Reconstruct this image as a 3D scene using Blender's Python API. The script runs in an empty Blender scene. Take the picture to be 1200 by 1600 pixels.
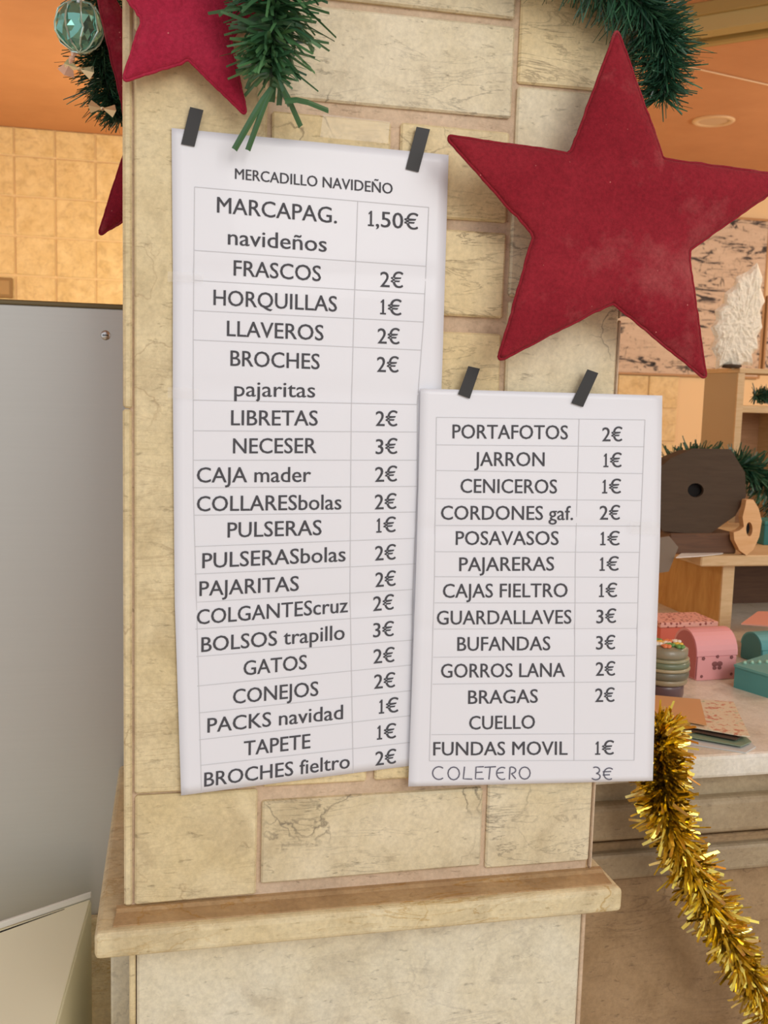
import bpy, bmesh, math, random
from mathutils import Vector, Matrix, noise
R = random.Random(7)
C = bpy.context.scene.collection
S = bpy.context.scene

# ------------------------------------------------------------------ camera
F = 1600.0
CAMP = Vector((0.0, -0.80, 1.45))
cx = Vector((7000, -10, -F)).normalized()
dn = Vector((-400, -13400, -F)); dn = (dn - dn.dot(cx) * cx).normalized()
cz = -dn
cy = cz.cross(cx)
ROT = Matrix((cx, cy, cz))
cam_d = bpy.data.cameras.new('camera'); cam = bpy.data.objects.new('camera', cam_d); C.objects.link(cam)
cam.matrix_world = Matrix.Translation(CAMP) @ ROT.to_4x4()
cam_d.sensor_fit = 'VERTICAL'; cam_d.sensor_height = 36.0; cam_d.sensor_width = 36.0
cam_d.lens = F / 1600.0 * 36.0
cam_d.clip_start = 0.02
cam_d.dof.use_dof = True; cam_d.dof.focus_distance = 0.86; cam_d.dof.aperture_fstop = 20.0
S.camera = cam

# ------------------------------------------------------------------ world, lights, exposure
w = bpy.data.worlds.new('world'); S.world = w; w.use_nodes = True
w.node_tree.nodes['Background'].inputs[0].default_value = (0.96, 0.96, 1.0, 1)
w.node_tree.nodes['Background'].inputs[1].default_value = 0.86
S.view_settings.view_transform = 'Standard'; S.view_settings.look = 'None'
S.view_settings.exposure = 0.0; S.view_settings.gamma = 1.0; S.view_settings.use_curve_mapping = False

def area_light(name, loc, target, size, power, col):
    d = bpy.data.lights.new(name, 'AREA'); d.shape = 'SQUARE'; d.size = size; d.energy = power; d.color = col
    o = bpy.data.objects.new(name, d); C.objects.link(o); o.location = loc
    o.rotation_euler = (Vector(target) - Vector(loc)).to_track_quat('-Z', 'Y').to_euler()
    return o
area_light('daylight_from_entrance', (0.9, -2.6, 2.5), (0.2, 0, 1.4), 1.4, 30, (1.0, 0.97, 0.92))
def unseen_room_light(loc, power, col, radius=0.12):  # unseen point lights added to brighten the back room, ceiling and counter
    d = bpy.data.lights.new('unseen_room_light', 'POINT'); d.energy = power; d.color = col; d.shadow_soft_size = radius
    o = bpy.data.objects.new('unseen_room_light', d); C.objects.link(o); o.location = loc
unseen_room_light((4.9, 3.6, 2.25), 100, (1.0, 0.84, 0.62))
unseen_room_light((-2.0, 3.9, 2.2), 56, (1.0, 0.82, 0.58))
unseen_room_light((0.30, 4.9, 1.95), 44, (1.0, 0.80, 0.44))  # unseen, behind the pillar, for the warm glow on the wall tiles
unseen_room_light((2.3, 0.6, 2.5), 30, (1.0, 0.90, 0.74), 0.2)

# ------------------------------------------------------------------ pixel -> world helpers (the photo as a measuring tape)
def ray(px, py):
    return (ROT @ Vector(((px - 600) / F, -(py - 800) / F, -1)))
def W(px, py, Y):
    d = ray(px, py); return CAMP + d * ((Y - CAMP.y) / d.y)
def WZ(px, py, Z):
    d = ray(px, py); return CAMP + d * ((Z - CAMP.z) / d.z)

# ------------------------------------------------------------------ object helpers
def thing(name, label, cat, loc, group=None):
    o = bpy.data.objects.new(name, None); C.objects.link(o); o.location = loc
    o.empty_display_size = 0.02
    o['label'] = label; o['category'] = cat
    if group: o['group'] = group
    return o
def tag(o, label, cat, group=None):
    o['label'] = label; o['category'] = cat
    if group: o['group'] = group
    return o
def worldloc(o):
    v = Vector(o.location)
    while o.parent: o = o.parent; v += Vector(o.location)
    return v
def obj(name, bm, mat, parent=None, smooth=False, label=None):
    bmesh.ops.recalc_face_normals(bm, faces=bm.faces)
    me = bpy.data.meshes.new(name)
    if parent is None:
        xs = [v.co for v in bm.verts]
        off = Vector(((min(v.x for v in xs) + max(v.x for v in xs)) / 2, (min(v.y for v in xs) + max(v.y for v in xs)) / 2, min(v.z for v in xs)))
        loc = off
    else:
        xs = [v.co for v in bm.verts]
        ctr = Vector(((min(v.x for v in xs) + max(v.x for v in xs)) / 2, (min(v.y for v in xs) + max(v.y for v in xs)) / 2, (min(v.z for v in xs) + max(v.z for v in xs)) / 2))
        off = ctr; loc = ctr - worldloc(parent)
    for v in bm.verts: v.co -= off
    bm.to_mesh(me); bm.free()
    if smooth:
        for p in me.polygons: p.use_smooth = True
    mats = mat if isinstance(mat, (list, tuple)) else [mat]
    for m in mats: me.materials.append(m)
    o = bpy.data.objects.new(name, me); C.objects.link(o)
    o.location = loc
    if parent: o.parent = parent
    if label: o['label'] = label
    return o
def struct(o): o['kind'] = 'structure'; return o

def add_box(bm, a, b, bev=0, seg=1, jitter=0):
    a, b = Vector(a), Vector(b)
    m = Matrix.Translation((a + b) / 2) @ Matrix.Diagonal((abs(b.x - a.x), abs(b.y - a.y), abs(b.z - a.z), 1))
    r = bmesh.ops.create_cube(bm, size=1, matrix=m)
    vs = r['verts']
    if jitter:
        for v in vs: v.co += Vector([R.uniform(-jitter, jitter) for _ in range(3)])
    if bev:
        es = list({e for v in vs for e in v.link_edges})
        bmesh.ops.bevel(bm, geom=es, offset=bev, segments=seg, affect='EDGES', profile=0.5)
def box(a, b, bev=0, seg=1, jitter=0):
    bm = bmesh.new(); add_box(bm, a, b, bev, seg, jitter); return bm
def add_prism(bm, pts, d, mi=0):
    """closed polygon pts (Vectors), extruded by vector d"""
    d = Vector(d); n = len(pts)
    A = [bm.verts.new(p) for p in pts]; B = [bm.verts.new(Vector(p) + d) for p in pts]
    fs = [bm.faces.new(A), bm.faces.new(B[::-1])]
    for i in range(n):
        fs.append(bm.faces.new((A[i], B[i], B[(i + 1) % n], A[(i + 1) % n])))
    for f in fs: f.material_index = mi
    return fs
def prism(pts, d, bev=0, seg=2):
    bm = bmesh.new(); add_prism(bm, pts, d)
    if bev: bmesh.ops.bevel(bm, geom=list(bm.edges), offset=bev, segments=seg, affect='EDGES', profile=0.5)
    return bm
def add_tube(bm, pts, r, n=8, cap=True):
    pts = [Vector(p) for p in pts]; rings = []
    rr = r if isinstance(r, (list, tuple)) else [r] * len(pts)
    up = Vector((0.13, 0.21, 0.97))
    for i, p in enumerate(pts):
        t = (pts[min(i + 1, len(pts) - 1)] - pts[max(i - 1, 0)]).normalized()
        u = t.cross(up)
        if u.length < 0.1: u = t.cross(Vector((1, 0, 0)))
        u.normalize(); v = t.cross(u)
        rings.append([bm.verts.new(p + (u * math.cos(2 * math.pi * k / n) + v * math.sin(2 * math.pi * k / n)) * rr[i]) for k in range(n)])
    for a, b in zip(rings, rings[1:]):
        for k in range(n): bm.faces.new((a[k], a[(k + 1) % n], b[(k + 1) % n], b[k]))
    if cap: bm.faces.new(rings[0][::-1]); bm.faces.new(rings[-1])
def add_lathe(bm, c, prof, n=32):
    """prof: (r,z) from bottom to top about vertical axis through c"""
    c = Vector(c); rings = []
    for r, z in prof:
        rings.append([bm.verts.new(c + Vector((max(r, 1e-5) * math.cos(2 * math.pi * k / n), max(r, 1e-5) * math.sin(2 * math.pi * k / n), z))) for k in range(n)])
    for a, b in zip(rings, rings[1:]):
        for k in range(n): bm.faces.new((a[k], a[(k + 1) % n], b[(k + 1) % n], b[k]))
    bm.faces.new(rings[0][::-1]); bm.faces.new(rings[-1])
def spline(pts, n):
    pts = [Vector(p) for p in pts]; P = [pts[0] * 2 - pts[1]] + pts + [pts[-1] * 2 - pts[-2]]
    out = []
    m = len(pts) - 1
    for i in range(n + 1):
        s = i / n * m; k = min(int(s), m - 1); t = s - k
        a, b, c, d = P[k], P[k + 1], P[k + 2], P[k + 3]
        out.append(0.5 * ((2 * b) + (c - a) * t + (2 * a - 5 * b + 4 * c - d) * t * t + (3 * b - a - 3 * c + d) * t ** 3))
    return out

# ------------------------------------------------------------------ materials
def mat(name, col, rough=0.6, metal=0, spec=0.5, sheen=0, alpha=1, trans=0, coat=0, emit=None):
    m = bpy.data.materials.new(name); m.use_nodes = True
    b = m.node_tree.nodes['Principled BSDF']
    b.inputs['Base Color'].default_value = (*col, 1); b.inputs['Roughness'].default_value = rough
    b.inputs['Metallic'].default_value = metal; b.inputs['Specular IOR Level'].default_value = spec
    b.inputs['Sheen Weight'].default_value = sheen; b.inputs['Alpha'].default_value = alpha
    b.inputs['Transmission Weight'].default_value = trans; b.inputs['Coat Weight'].default_value = coat
    if emit: b.inputs['Emission Color'].default_value = (*emit[0], 1); b.inputs['Emission Strength'].default_value = emit[1]
    return m
def N(m, t, **k):
    n = m.node_tree.nodes.new(t)
    for a, b in k.items():
        if hasattr(n, a): setattr(n, a, b)
        else: n.inputs[a.replace('_', ' ')].default_value = b
    return n
def L(m, a, b): m.node_tree.links.new(a, b)
def coords(m, scale=(1, 1, 1), rnd=True, rot=(0, 0, 0)):
    tc = N(m, 'ShaderNodeTexCoord'); mp = N(m, 'ShaderNodeMapping')
    mp.inputs['Scale'].default_value = scale; mp.inputs['Rotation'].default_value = rot
    L(m, tc.outputs['Object'], mp.inputs['Vector'])
    if rnd:
        oi = N(m, 'ShaderNodeObjectInfo'); mu = N(m, 'ShaderNodeMath', operation='MULTIPLY'); mu.inputs[1].default_value = 37.0
        L(m, oi.outputs['Random'], mu.inputs[0]); L(m, mu.outputs[0], mp.inputs['Location'])
    return mp.outputs['Vector']
def ramp(m, fac, stops):
    r = N(m, 'ShaderNodeValToRGB'); cr = r.color_ramp
    while len(cr.elements) < len(stops): cr.elements.new(0.5)
    for e, (p, c) in zip(cr.elements, stops): e.position = p; e.color = (*c, 1)
    L(m, fac, r.inputs[0]); return r.outputs[0]
def noise_tex(m, vec, scale, detail=6, rough=0.6, dist=0):
    n = N(m, 'ShaderNodeTexNoise'); n.inputs['Scale'].default_value = scale; n.inputs['Detail'].default_value = detail
    n.inputs['Roughness'].default_value = rough; n.inputs['Distortion'].default_value = dist
    L(m, vec, n.inputs['Vector']); return n.outputs['Fac']
def mixc(m, fac, a, b, mode='MIX'):
    x = N(m, 'ShaderNodeMix', data_type='RGBA', blend_type=mode)
    if isinstance(fac, float): x.inputs[0].default_value = fac
    else: L(m, fac, x.inputs[0])
    for s, v in ((6, a), (7, b)):
        if isinstance(v, tuple): x.inputs[s].default_value = (*v, 1)
        else: L(m, v, x.inputs[s])
    return x.outputs[2]
def bump(m, h, strength=0.3, dist=0.002):
    b = N(m, 'ShaderNodeBump'); b.inputs['Strength'].default_value = strength; b.inputs['Distance'].default_value = dist
    L(m, h, b.inputs['Height']); L(m, b.outputs[0], m.node_tree.nodes['Principled BSDF'].inputs['Normal'])
def base(m, col): L(m, col, m.node_tree.nodes['Principled BSDF'].inputs['Base Color'])

def stone(name, lo, hi, vein, rot=(0, 0.5, 0), vscale=(9, 9, 30), amt=0.95, rough=0.55, pits=0.5):
    m = mat(name, lo, rough, spec=0.35)
    v = coords(m)
    c = ramp(m, noise_tex(m, v, 11, 5, 0.55, 0.4), [(0.32, lo), (0.68, hi)])
    v2 = coords(m, vscale, rot=rot)
    vn = noise_tex(m, v2, 1.6, 9, 0.62, 1.1)
    vm = ramp(m, vn, [(0.475, (0, 0, 0)), (0.497, (1, 1, 1)), (0.515, (0, 0, 0))])
    am = N(m, 'ShaderNodeMath', operation='MULTIPLY'); L(m, vm, am.inputs[0])
    msk = ramp(m, noise_tex(m, v, 6, 3), [(0.42, (0, 0, 0)), (0.72, (amt, amt, amt))]); L(m, msk, am.inputs[1])
    c = mixc(m, am.outputs[0], c, vein)
    v3 = coords(m, (60, 60, 170), rot=rot)
    pn = noise_tex(m, v3, 1.3, 4, 0.6, 0.3)
    pm = ramp(m, pn, [(0.62, (0, 0, 0)), (0.74, (pits, pits, pits))])
    c = mixc(m, pm, c, tuple(x * 0.5 for x in vein))
    blot = ramp(m, noise_tex(m, v, 19, 6, 0.62, 0.8), [(0.34, (0.84, 0.82, 0.80)), (0.50, (1, 1, 1)), (0.68, (1.06, 1.07, 1.10))])
    c = mixc(m, 1.0, c, blot, 'MULTIPLY')
    cr_ = N(m, 'ShaderNodeTexVoronoi', feature='DISTANCE_TO_EDGE'); cr_.inputs['Scale'].default_value = 9.0
    wv = N(m, 'ShaderNodeVectorMath', operation='ADD'); nn = N(m, 'ShaderNodeTexNoise'); nn.inputs['Scale'].default_value = 14; nn.inputs['Detail'].default_value = 6; L(m, v, nn.inputs['Vector'])
    sc_n = N(m, 'ShaderNodeVectorMath', operation='SCALE'); sc_n.inputs['Scale'].default_value = 0.16; L(m, nn.outputs['Color'], sc_n.inputs[0]); L(m, v, wv.inputs[0]); L(m, sc_n.outputs[0], wv.inputs[1]); L(m, wv.outputs[0], cr_.inputs['Vector'])
    ck = ramp(m, cr_.outputs['Distance'], [(0.0, (1, 1, 1)), (0.016, (0, 0, 0))]); ckm = N(m, 'ShaderNodeMath', operation='MULTIPLY')
    L(m, ck, ckm.inputs[0]); L(m, ramp(m, noise_tex(m, v, 8, 2), [(0.52, (0, 0, 0)), (0.62, (amt * .8, amt * .8, amt * .8))]), ckm.inputs[1]); c = mixc(m, ckm.outputs[0], c, vein)
    mott = ramp(m, noise_tex(m, v, 240, 4, 0.7), [(0.3, (0.86, 0.86, 0.86)), (0.7, (1.08, 1.08, 1.08))])
    c = mixc(m, 1.0, c, mott, 'MULTIPLY')
    base(m, c)
    hs = N(m, 'ShaderNodeMath', operation='SUBTRACT'); L(m, noise_tex(m, v, 60, 8, 0.65), hs.inputs[0]); L(m, pm, hs.inputs[1])
    bump(m, hs.outputs[0], 0.35, 0.002)
    return m
M_yellow = stone('yellow_veined_stone', (0.72, 0.56, 0.29), (0.80, 0.66, 0.39), (0.24, 0.17, 0.09), rot=(0, 0.15, 0), vscale=(6, 6, 34))
M_left = stone('saw_marked_stone', (0.68, 0.55, 0.30), (0.77, 0.65, 0.40), (0.42, 0.30, 0.16), rot=(0, 0.85, 0), vscale=(5, 5, 42), amt=0.75)
M_cream = stone('cream_grey_stone', (0.69, 0.58, 0.36), (0.78, 0.69, 0.49), (0.17, 0.14, 0.10), rot=(0, 1.25, 0), vscale=(6, 6, 30))
M_slab = stone('pale_plinth_stone', (0.74, 0.66, 0.46), (0.76, 0.71, 0.55), (0.42, 0.38, 0.30), rot=(0, 1.0, 0), vscale=(4, 4, 18), amt=0.5)
M_ledge = stone('ledge_stone', (0.68, 0.55, 0.30), (0.76, 0.66, 0.42), (0.46, 0.28, 0.07), rot=(0, 0.0, 0), vscale=(6, 30, 40), amt=0.9)
M_ledgetop = stone('stained_ledge_top', (0.40, 0.25, 0.12), (0.50, 0.34, 0.17), (0.38, 0.19, 0.03), rot=(0, 0.0, 0), vscale=(6, 30, 40), amt=0.9)
M_mortar = stone('pinkish_mortar', (0.62, 0.45, 0.30), (0.70, 0.54, 0.38), (0.36, 0.24, 0.14), amt=0.3, rough=0.85)
M_dark = stone('brown_counter_stone', (0.36, 0.235, 0.115), (0.44, 0.30, 0.165), (0.15, 0.09, 0.05), rot=(0, 1.3, 0), vscale=(5, 5, 24), amt=0.7)
M_mould = stone('counter_moulding_stone', (0.36, 0.27, 0.16), (0.44, 0.35, 0.22), (0.2, 0.14, 0.08), amt=0.4)
M_marble = stone('white_counter_marble', (0.74, 0.68, 0.54), (0.80, 0.76, 0.66), (0.45, 0.43, 0.36), amt=0.3, rough=0.3, pits=0.0)
M_walltile = stone('golden_wall_tile', (0.74, 0.60, 0.32), (0.86, 0.74, 0.46), (0.45, 0.26, 0.12), amt=0.45, vscale=(2, 2, 5), pits=0.1)
M_grout = mat('pale_grout', (0.86, 0.70, 0.46), 0.9)

M_ceil = mat('orange_ceiling_paint', (0.66, 0.25, 0.075), 0.85)
vv = coords(M_ceil, rnd=False); base(M_ceil, ramp(M_ceil, noise_tex(M_ceil, vv, 3, 4), [(0.3, (0.54, 0.27, 0.135)), (0.7, (0.60, 0.31, 0.16))]))
M_floor = mat('tan_floor_tile', (0.62, 0.48, 0.32), 0.4)
M_plaster = mat('warm_plaster', (0.62, 0.44, 0.26), 0.9)

def brushed(name, col, rough=0.35, metal=0.8):
    m = mat(name, col, rough, metal)
    v = coords(m, (2, 2, 200), rnd=False)
    n = noise_tex(m, v, 2, 4)
    c = ramp(m, n, [(0.3, tuple(x * 0.985 for x in col)), (0.7, tuple(min(1, x * 1.01) for x in col))]); base(m, c)
    return m
M_grey = brushed('grey_painted_metal', (0.56, 0.565, 0.53), 0.38, 0.42)
M_trimdark = mat('dark_olive_edge', (0.16, 0.12, 0.05), 0.4, 0.3)
M_screw = mat('screw_metal', (0.6, 0.6, 0.58), 0.3, 1)

def paper_mat(name, col):
    m = mat(name, col, 0.42, spec=0.4, coat=0.12)
    v = coords(m, rnd=False); bump(m, noise_tex(m, v, 30, 3), 0.08, 0.002)
    return m
M_paper = paper_mat('white_paper', (0.80, 0.81, 0.85))
M_ink = mat('dark_grey_ink', (0.07, 0.07, 0.08), 0.8)
M_grid = mat('pale_grey_table_line', (0.60, 0.60, 0.62), 0.8)
M_pen = mat('grey_pen_ink', (0.13, 0.13, 0.17), 0.7)
M_tape = mat('black_electrical_tape', (0.022, 0.021, 0.02), 0.55)
M_clear = mat('clear_glossy_tape', (0.9, 0.88, 0.84), 0.08, alpha=0.07, spec=0.8)

def felt(name, lo, hi):
    m = mat(name, lo, 0.95, sheen=0.15, spec=0.15)
    m.node_tree.nodes['Principled BSDF'].inputs['Sheen Tint'].default_value = (1, 0.45, 0.4, 1)
    v = coords(m)
    c = ramp(m, noise_tex(m, v, 14, 5, 0.6), [(0.35, lo), (0.72, hi)])
    g = N(m, 'ShaderNodeTexVoronoi'); g.inputs['Scale'].default_value = 150; L(m, v, g.inputs['Vector'])
    gm = ramp(m, g.outputs['Distance'], [(0.06, (1, 1, 1)), (0.10, (0, 0, 0))])
    gs = ramp(m, noise_tex(m, v, 70, 2), [(0.58, (0, 0, 0)), (0.64, (0.55, 0.55, 0.55))])
    mm = N(m, 'ShaderNodeMath', operation='MULTIPLY'); L(m, gm, mm.inputs[0]); L(m, gs, mm.inputs[1])
    c = mixc(m, mm.outputs[0], c, (0.85, 0.35, 0.3)); fr_m = ramp(m, noise_tex(m, v, 9, 7, 0.68), [(0.53, (0, 0, 0)), (0.78, (0.45, 0.45, 0.45))])
    c = mixc(m, fr_m, c, (0.62, 0.22, 0.20))
    gr = ramp(m, noise_tex(m, v, 330, 3, 0.7), [(0.3, (0.80, 0.80, 0.80)), (0.7, (1.15, 1.15, 1.15))]); c = mixc(m, 1.0, c, gr, 'MULTIPLY')
    base(m, c)
    bump(m, noise_tex(m, v, 420, 3, 0.7), 0.6, 0.0015)
    return m
M_red = felt('crimson_felt', (0.235, 0.012, 0.022), (0.31, 0.022, 0.034))
M_red2 = felt('raspberry_felt', (0.36, 0.016, 0.045), (0.43, 0.028, 0.065))
M_red3 = felt('dark_red_felt', (0.20, 0.010, 0.025), (0.28, 0.014, 0.030))
M_seam = mat('dark_red_seam', (0.19, 0.009, 0.018), 0.95)

def foil(name, cols, rough=0.35, metal=0.0, spec=0.6):
    m = mat(name, cols[0], rough, metal, spec)
    g = N(m, 'ShaderNodeNewGeometry')
    c = ramp(m, g.outputs['Random Per Island'], [(i / (len(cols) - 1), c) for i, c in enumerate(cols)]); base(m, c)
    return m
M_needle = foil('green_plastic_needles', [(0.02, 0.075, 0.030), (0.05, 0.15, 0.06), (0.09, 0.22, 0.08), (0.035, 0.11, 0.055)])
M_needle_dark = foil('dark_green_needles', [(0.012, 0.055, 0.028), (0.025, 0.09, 0.05), (0.05, 0.15, 0.07), (0.02, 0.07, 0.045)])
M_wire = mat('dark_green_wire', (0.02, 0.05, 0.03), 0.6)
M_gold = foil('gold_tinsel_foil', [(0.88, 0.66, 0.10), (0.96, 0.80, 0.20), (0.70, 0.50, 0.06), (0.98, 0.90, 0.45)], 0.24, 1.0)
M_goldwire = mat('gold_wire', (0.5, 0.33, 0.05), 0.4, 1)

def wood(name, lo, hi, axis=(3, 3, 26), rough=0.6):
    m = mat(name, lo, rough)
    v = coords(m, axis); base(m, ramp(m, noise_tex(m, v, 5, 5, 0.6, 1.2), [(0.3, lo), (0.7, hi)])); return m
M_wood = wood('light_pine', (0.62, 0.42, 0.20), (0.74, 0.54, 0.30))
M_woodorange = wood('orange_varnished_wood', (0.50, 0.25, 0.05), (0.68, 0.40, 0.12), (9, 9, 3))
M_wooddark = wood('dark_cupboard_wood', (0.10, 0.045, 0.02), (0.15, 0.07, 0.03))
M_cream = M_cream
M_post = mat('beige_board', (0.50, 0.38, 0.22), 0.6)
M_brown = wood('dark_brown_paint', (0.066, 0.042, 0.024), (0.084, 0.055, 0.032), rough=0.85)
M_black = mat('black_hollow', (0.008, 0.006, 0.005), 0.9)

# ================================================================== THE SETTING
EYE = CAMP.z
ZC = EYE + 1.58            # ceiling
YB = (ZC - EYE) / ((W(100, 205, 0).z - EYE) / 0.8) - 0.8   # back wall distance where ceiling meets it
o = struct(obj('floor', box((-2.5, -9, -0.05), (6.5, YB + 0.1, 0)), M_floor))
o = struct(obj('ceiling', box((-2.5, -1.2, ZC), (6.5, YB + 0.1, ZC + 0.06)), M_ceil))
wb = struct(obj('wall_back', box((-2.5, YB, 0), (6.5, YB + 0.1, ZC)), M_grout))
struct(obj('wall_left', box((-2.56, -0.2, 0), (-2.5, YB + 0.1, ZC)), M_plaster))
struct(obj('wall_right', box((6.5, -0.2, 0), (6.56, YB + 0.1, ZC)), M_plaster))
# wall tiles
p0 = W(22, 243, YB); p1 = W(86, 250, YB)
TW = abs(p1.x - p0.x); X0 = p0.x; Z0 = p0.z
tile_me = None
for i in range(-3, 19):
    for j in range(-1, 9):
        xa = X0 + i * TW; zt = Z0 - j * TW; zb = zt - TW
        if j == -1: zt = ZC - 0.004
        if j == -1:
            if i == -3:
                o = obj('tile', box((xa + .006, YB - .012, zb + .006), (xa + TW - .006, YB, zt), 0.003), M_walltile, wb); top_me = o.data; t0 = o
            else:
                o = bpy.data.objects.new('tile', top_me); C.objects.link(o); o.parent = wb
                o.location = t0.location + Vector(((i + 3) * TW, 0, 0))
        else:
            if tile_me is None:
                o = obj('tile', box((xa + .006, YB - .012, zb + .006), (xa + TW - .006, YB, zt - .006), 0.003), M_walltile, wb); tile_me = o.data; t1 = o
                ti, tj = i, j
            else:
                o = bpy.data.objects.new('tile', tile_me); C.objects.link(o); o.parent = wb
                o.location = t1.location + Vector(((i - ti) * TW, R.uniform(-.001, .001), -(j - tj) * TW))
# little framed plate on the tile wall, left edge of view
pa, pb = W(-22, 432, YB - .03), W(20, 466, YB - .03)
t = thing('wall_plate', 'small dull brown framed plate on the golden tiles above the grey cabinet', 'plate', ((pa.x + pb.x) / 2, YB - .02, pb.z))
M_plate = mat('dull_bronze', (0.30, 0.20, 0.09), 0.5, 0.4)
obj('frame', box((pa.x, YB - .03, pb.z), (pb.x, YB - .011, pa.z), .005), M_plate, t)
obj('inset', box((pa.x + .02, YB - .034, pb.z + .02), (pb.x - .02, YB - .029, pa.z - .02), .002), mat('plate_inset', (0.42, 0.30, 0.15), 0.6), t)

# ceiling: recessed downlight, wire, ornate cornice
c = WZ(1115, 188, ZC)
t = thing('ceiling_downlight', 'unlit round recessed downlight in the orange ceiling right of the big red star', 'ceiling light', (c.x, c.y, ZC - .012))
bm = bmesh.new(); add_lathe(bm, (c.x, c.y, ZC), [(.085, 0), (.085, -.010), (.11, -.012), (.118, -.006), (.118, 0)], 40); obj('ring', bm, mat('downlight_ring', (0.72, 0.52, 0.32), 0.4), t, True)
bm = bmesh.new(); add_lathe(bm, (c.x, c.y, ZC), [(.001, -.006), (.084, -.006), (.084, 0), (.001, 0)], 40); obj('lens', bm, mat('downlight_lens', (0.62, 0.44, 0.27), 0.3), t)
a, b = WZ(1020, 92, ZC - .006), WZ(1260, 146, ZC - .006)
bm = bmesh.new(); add_tube(bm, [a, a.lerp(b, .5) , b], .0035, 6)
tag(obj('ceiling_cable', bm, mat('white_cable', (0.85, 0.7, 0.5), 0.5)), 'thin white cable run straight along the orange ceiling', 'cable')
a, b = WZ(960, 96, ZC - .05), WZ(1330, 40, ZC - .05)
d = (b - a).normalized(); nrm = Vector((d.y, -d.x, 0)); nrm = nrm if nrm.y < 0 else -nrm
a = a - d * .3; b = b + d * .5
M_olive = mat('olive_gold_moulding', (0.36, 0.27, 0.10), 0.9, 0)
M_olive2 = mat('pale_olive_moulding', (0.46, 0.38, 0.18), 0.9, 0, 0.1)
cor = struct(obj('trim_1', prism([a, b, b + nrm * .40, a + nrm * .40], (0, 0, .05), .004), M_olive))
def strip(o0, o1, z0, z1, m, nm):
    A, B = a + nrm * o0, b + nrm * o0; A2, B2 = a + nrm * o1, b + nrm * o1
    f = lambda v, z: Vector((v.x, v.y, ZC - .05 + z))
    return obj(nm, prism([f(A, z0), f(B, z0), f(B2, z0), f(A2, z0)], (0, 0, z1 - z0), .003), m, cor)
strip(.10, .17, -.03, .002, M_olive2, 'moulding')
strip(.17, .20, -.045, .002, M_olive, 'moulding')
strip(.30, .38, -.06, .002, M_olive2, 'moulding')
M_orn = mat('gold_ornament', (0.75, 0.64, 0.36), 0.8, 0)
k = 0
Lc = (b - a).length
while k * .085 < Lc - .1:
    p = a + d * (.05 + k * .085) + nrm * .05; p.z = ZC - .052
    bm = bmesh.new()
    for s in range(2):
        pts = []
        for q in range(15):
            th = q / 14 * 4.4; r = .021 * (1 - q / 20)
            pts.append(p + (d * math.cos(th) * (1 if s else -1) + nrm * math.sin(th)) * r + d * (.018 if s else -.018))
        add_tube(bm, pts, .004, 5)
    obj('scroll', bm, M_orn, cor, True); k += 1

# paintings on the back wall
def painting(px0, py0, px1, py1, label, seed, parts=True):
    A, B = W(px0, py0, YB - .03), W(px1, py1, YB - .03)
    t = thing('painting', label, 'painting', ((A.x + B.x) / 2, YB - .02, B.z))
    fr = .016
    obj('backing', box((A.x, YB - .022, B.z), (B.x, YB - .012, A.z), .001), M_wood, t)
    for q in (((A.x, 0, B.z), (A.x + fr, 0, A.z)), ((B.x - fr, 0, B.z), (B.x, 0, A.z)), ((A.x + fr, 0, B.z), (B.x - fr, 0, B.z + fr)), ((A.x + fr, 0, A.z - fr), (B.x - fr, 0, A.z))):
        obj('frame_strip', box((q[0][0], YB - .04, q[0][2]), (q[1][0], YB - .022, q[1][2]), .002), mat_frame, t)
    m = mat('ink_stroke_canvas', (0.8, 0.7, 0.6), 0.7)
    v = coords(m, (2.2, 2, 9), rot=(0, 0.25, 0)); n = noise_tex(m, v, 1.5 + seed * .2, 9, 0.72, 1.4)
    c1 = ramp(m, n, [(0.38, (0.02, 0.022, 0.032)), (0.43, (0.12, 0.11, 0.12)), (0.46, (0.62, 0.53, 0.45)), (0.75, (0.76, 0.68, 0.60))])
    v2 = coords(m, (6, 2, 3)); n2 = noise_tex(m, v2, 3, 8, 0.7, 2)
    c2 = ramp(m, n2, [(0.35, (0.02, 0.025, 0.035)), (0.42, (1, 1, 1))])
    base(m, mixc(m, 0.85, c1, c2, 'MULTIPLY'))
    obj('canvas', box((A.x + fr, YB - .034, B.z + fr), (B.x - fr, YB - .022, A.z - fr)), m, t)
mat_frame = mat('pale_brown_frame', (0.48, 0.30, 0.16), 0.5)
painting(968, 326, 1186, 592, 'pale framed canvas of black ink strokes behind the lower right star point', 1)
painting(1199, 462, 1330, 586, 'dark canvas cut by the right edge of the photo, behind the cream glitter tree', 2)

# ================================================================== THE STONE PILLAR
XL = W(193, 900, 0).x; XR = W(968, 560, 0).x
PD = 0.14
pb = W(200, 1600, 0)
pil = thing('stone_pillar', 'tiled beige stone pillar with a projecting ledge, carrying both price lists', 'pillar', ((XL + XR) / 2, PD / 2, 0))
def wx(px, py): return W(px, py, 0).x
def wz(px, py): return W(px, py, 0).z
ZL = wz(204, 1418)        # top of the ledge at the face
TT = .0035                 # tiles stand proud of the mortar bed
obj('mortar_bed', box((XL + .004, TT, ZL - .02), (XR - .004, PD, ZC)), M_mortar, pil)
def tile(x0, x1, z0, z1, m, proud=0.0, nm='tile'):
    return obj(nm, box((x0, -proud, z0), (x1, TT + .003, z1), 0.0016, 1, 0.0006), m, pil)
# vertical edges
xa0, xa1 = wx(211, 800), wx(402, 1300)       # left tall column
xb0, xb1 = wx(409, 1300), wx(746, 1300)      # middle brick column
xb1 = wx(787, 500) - .001
xc0, xc1 = wx(794, 500), wx(961, 600)        # right column
zbot = ZL + .001
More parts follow.
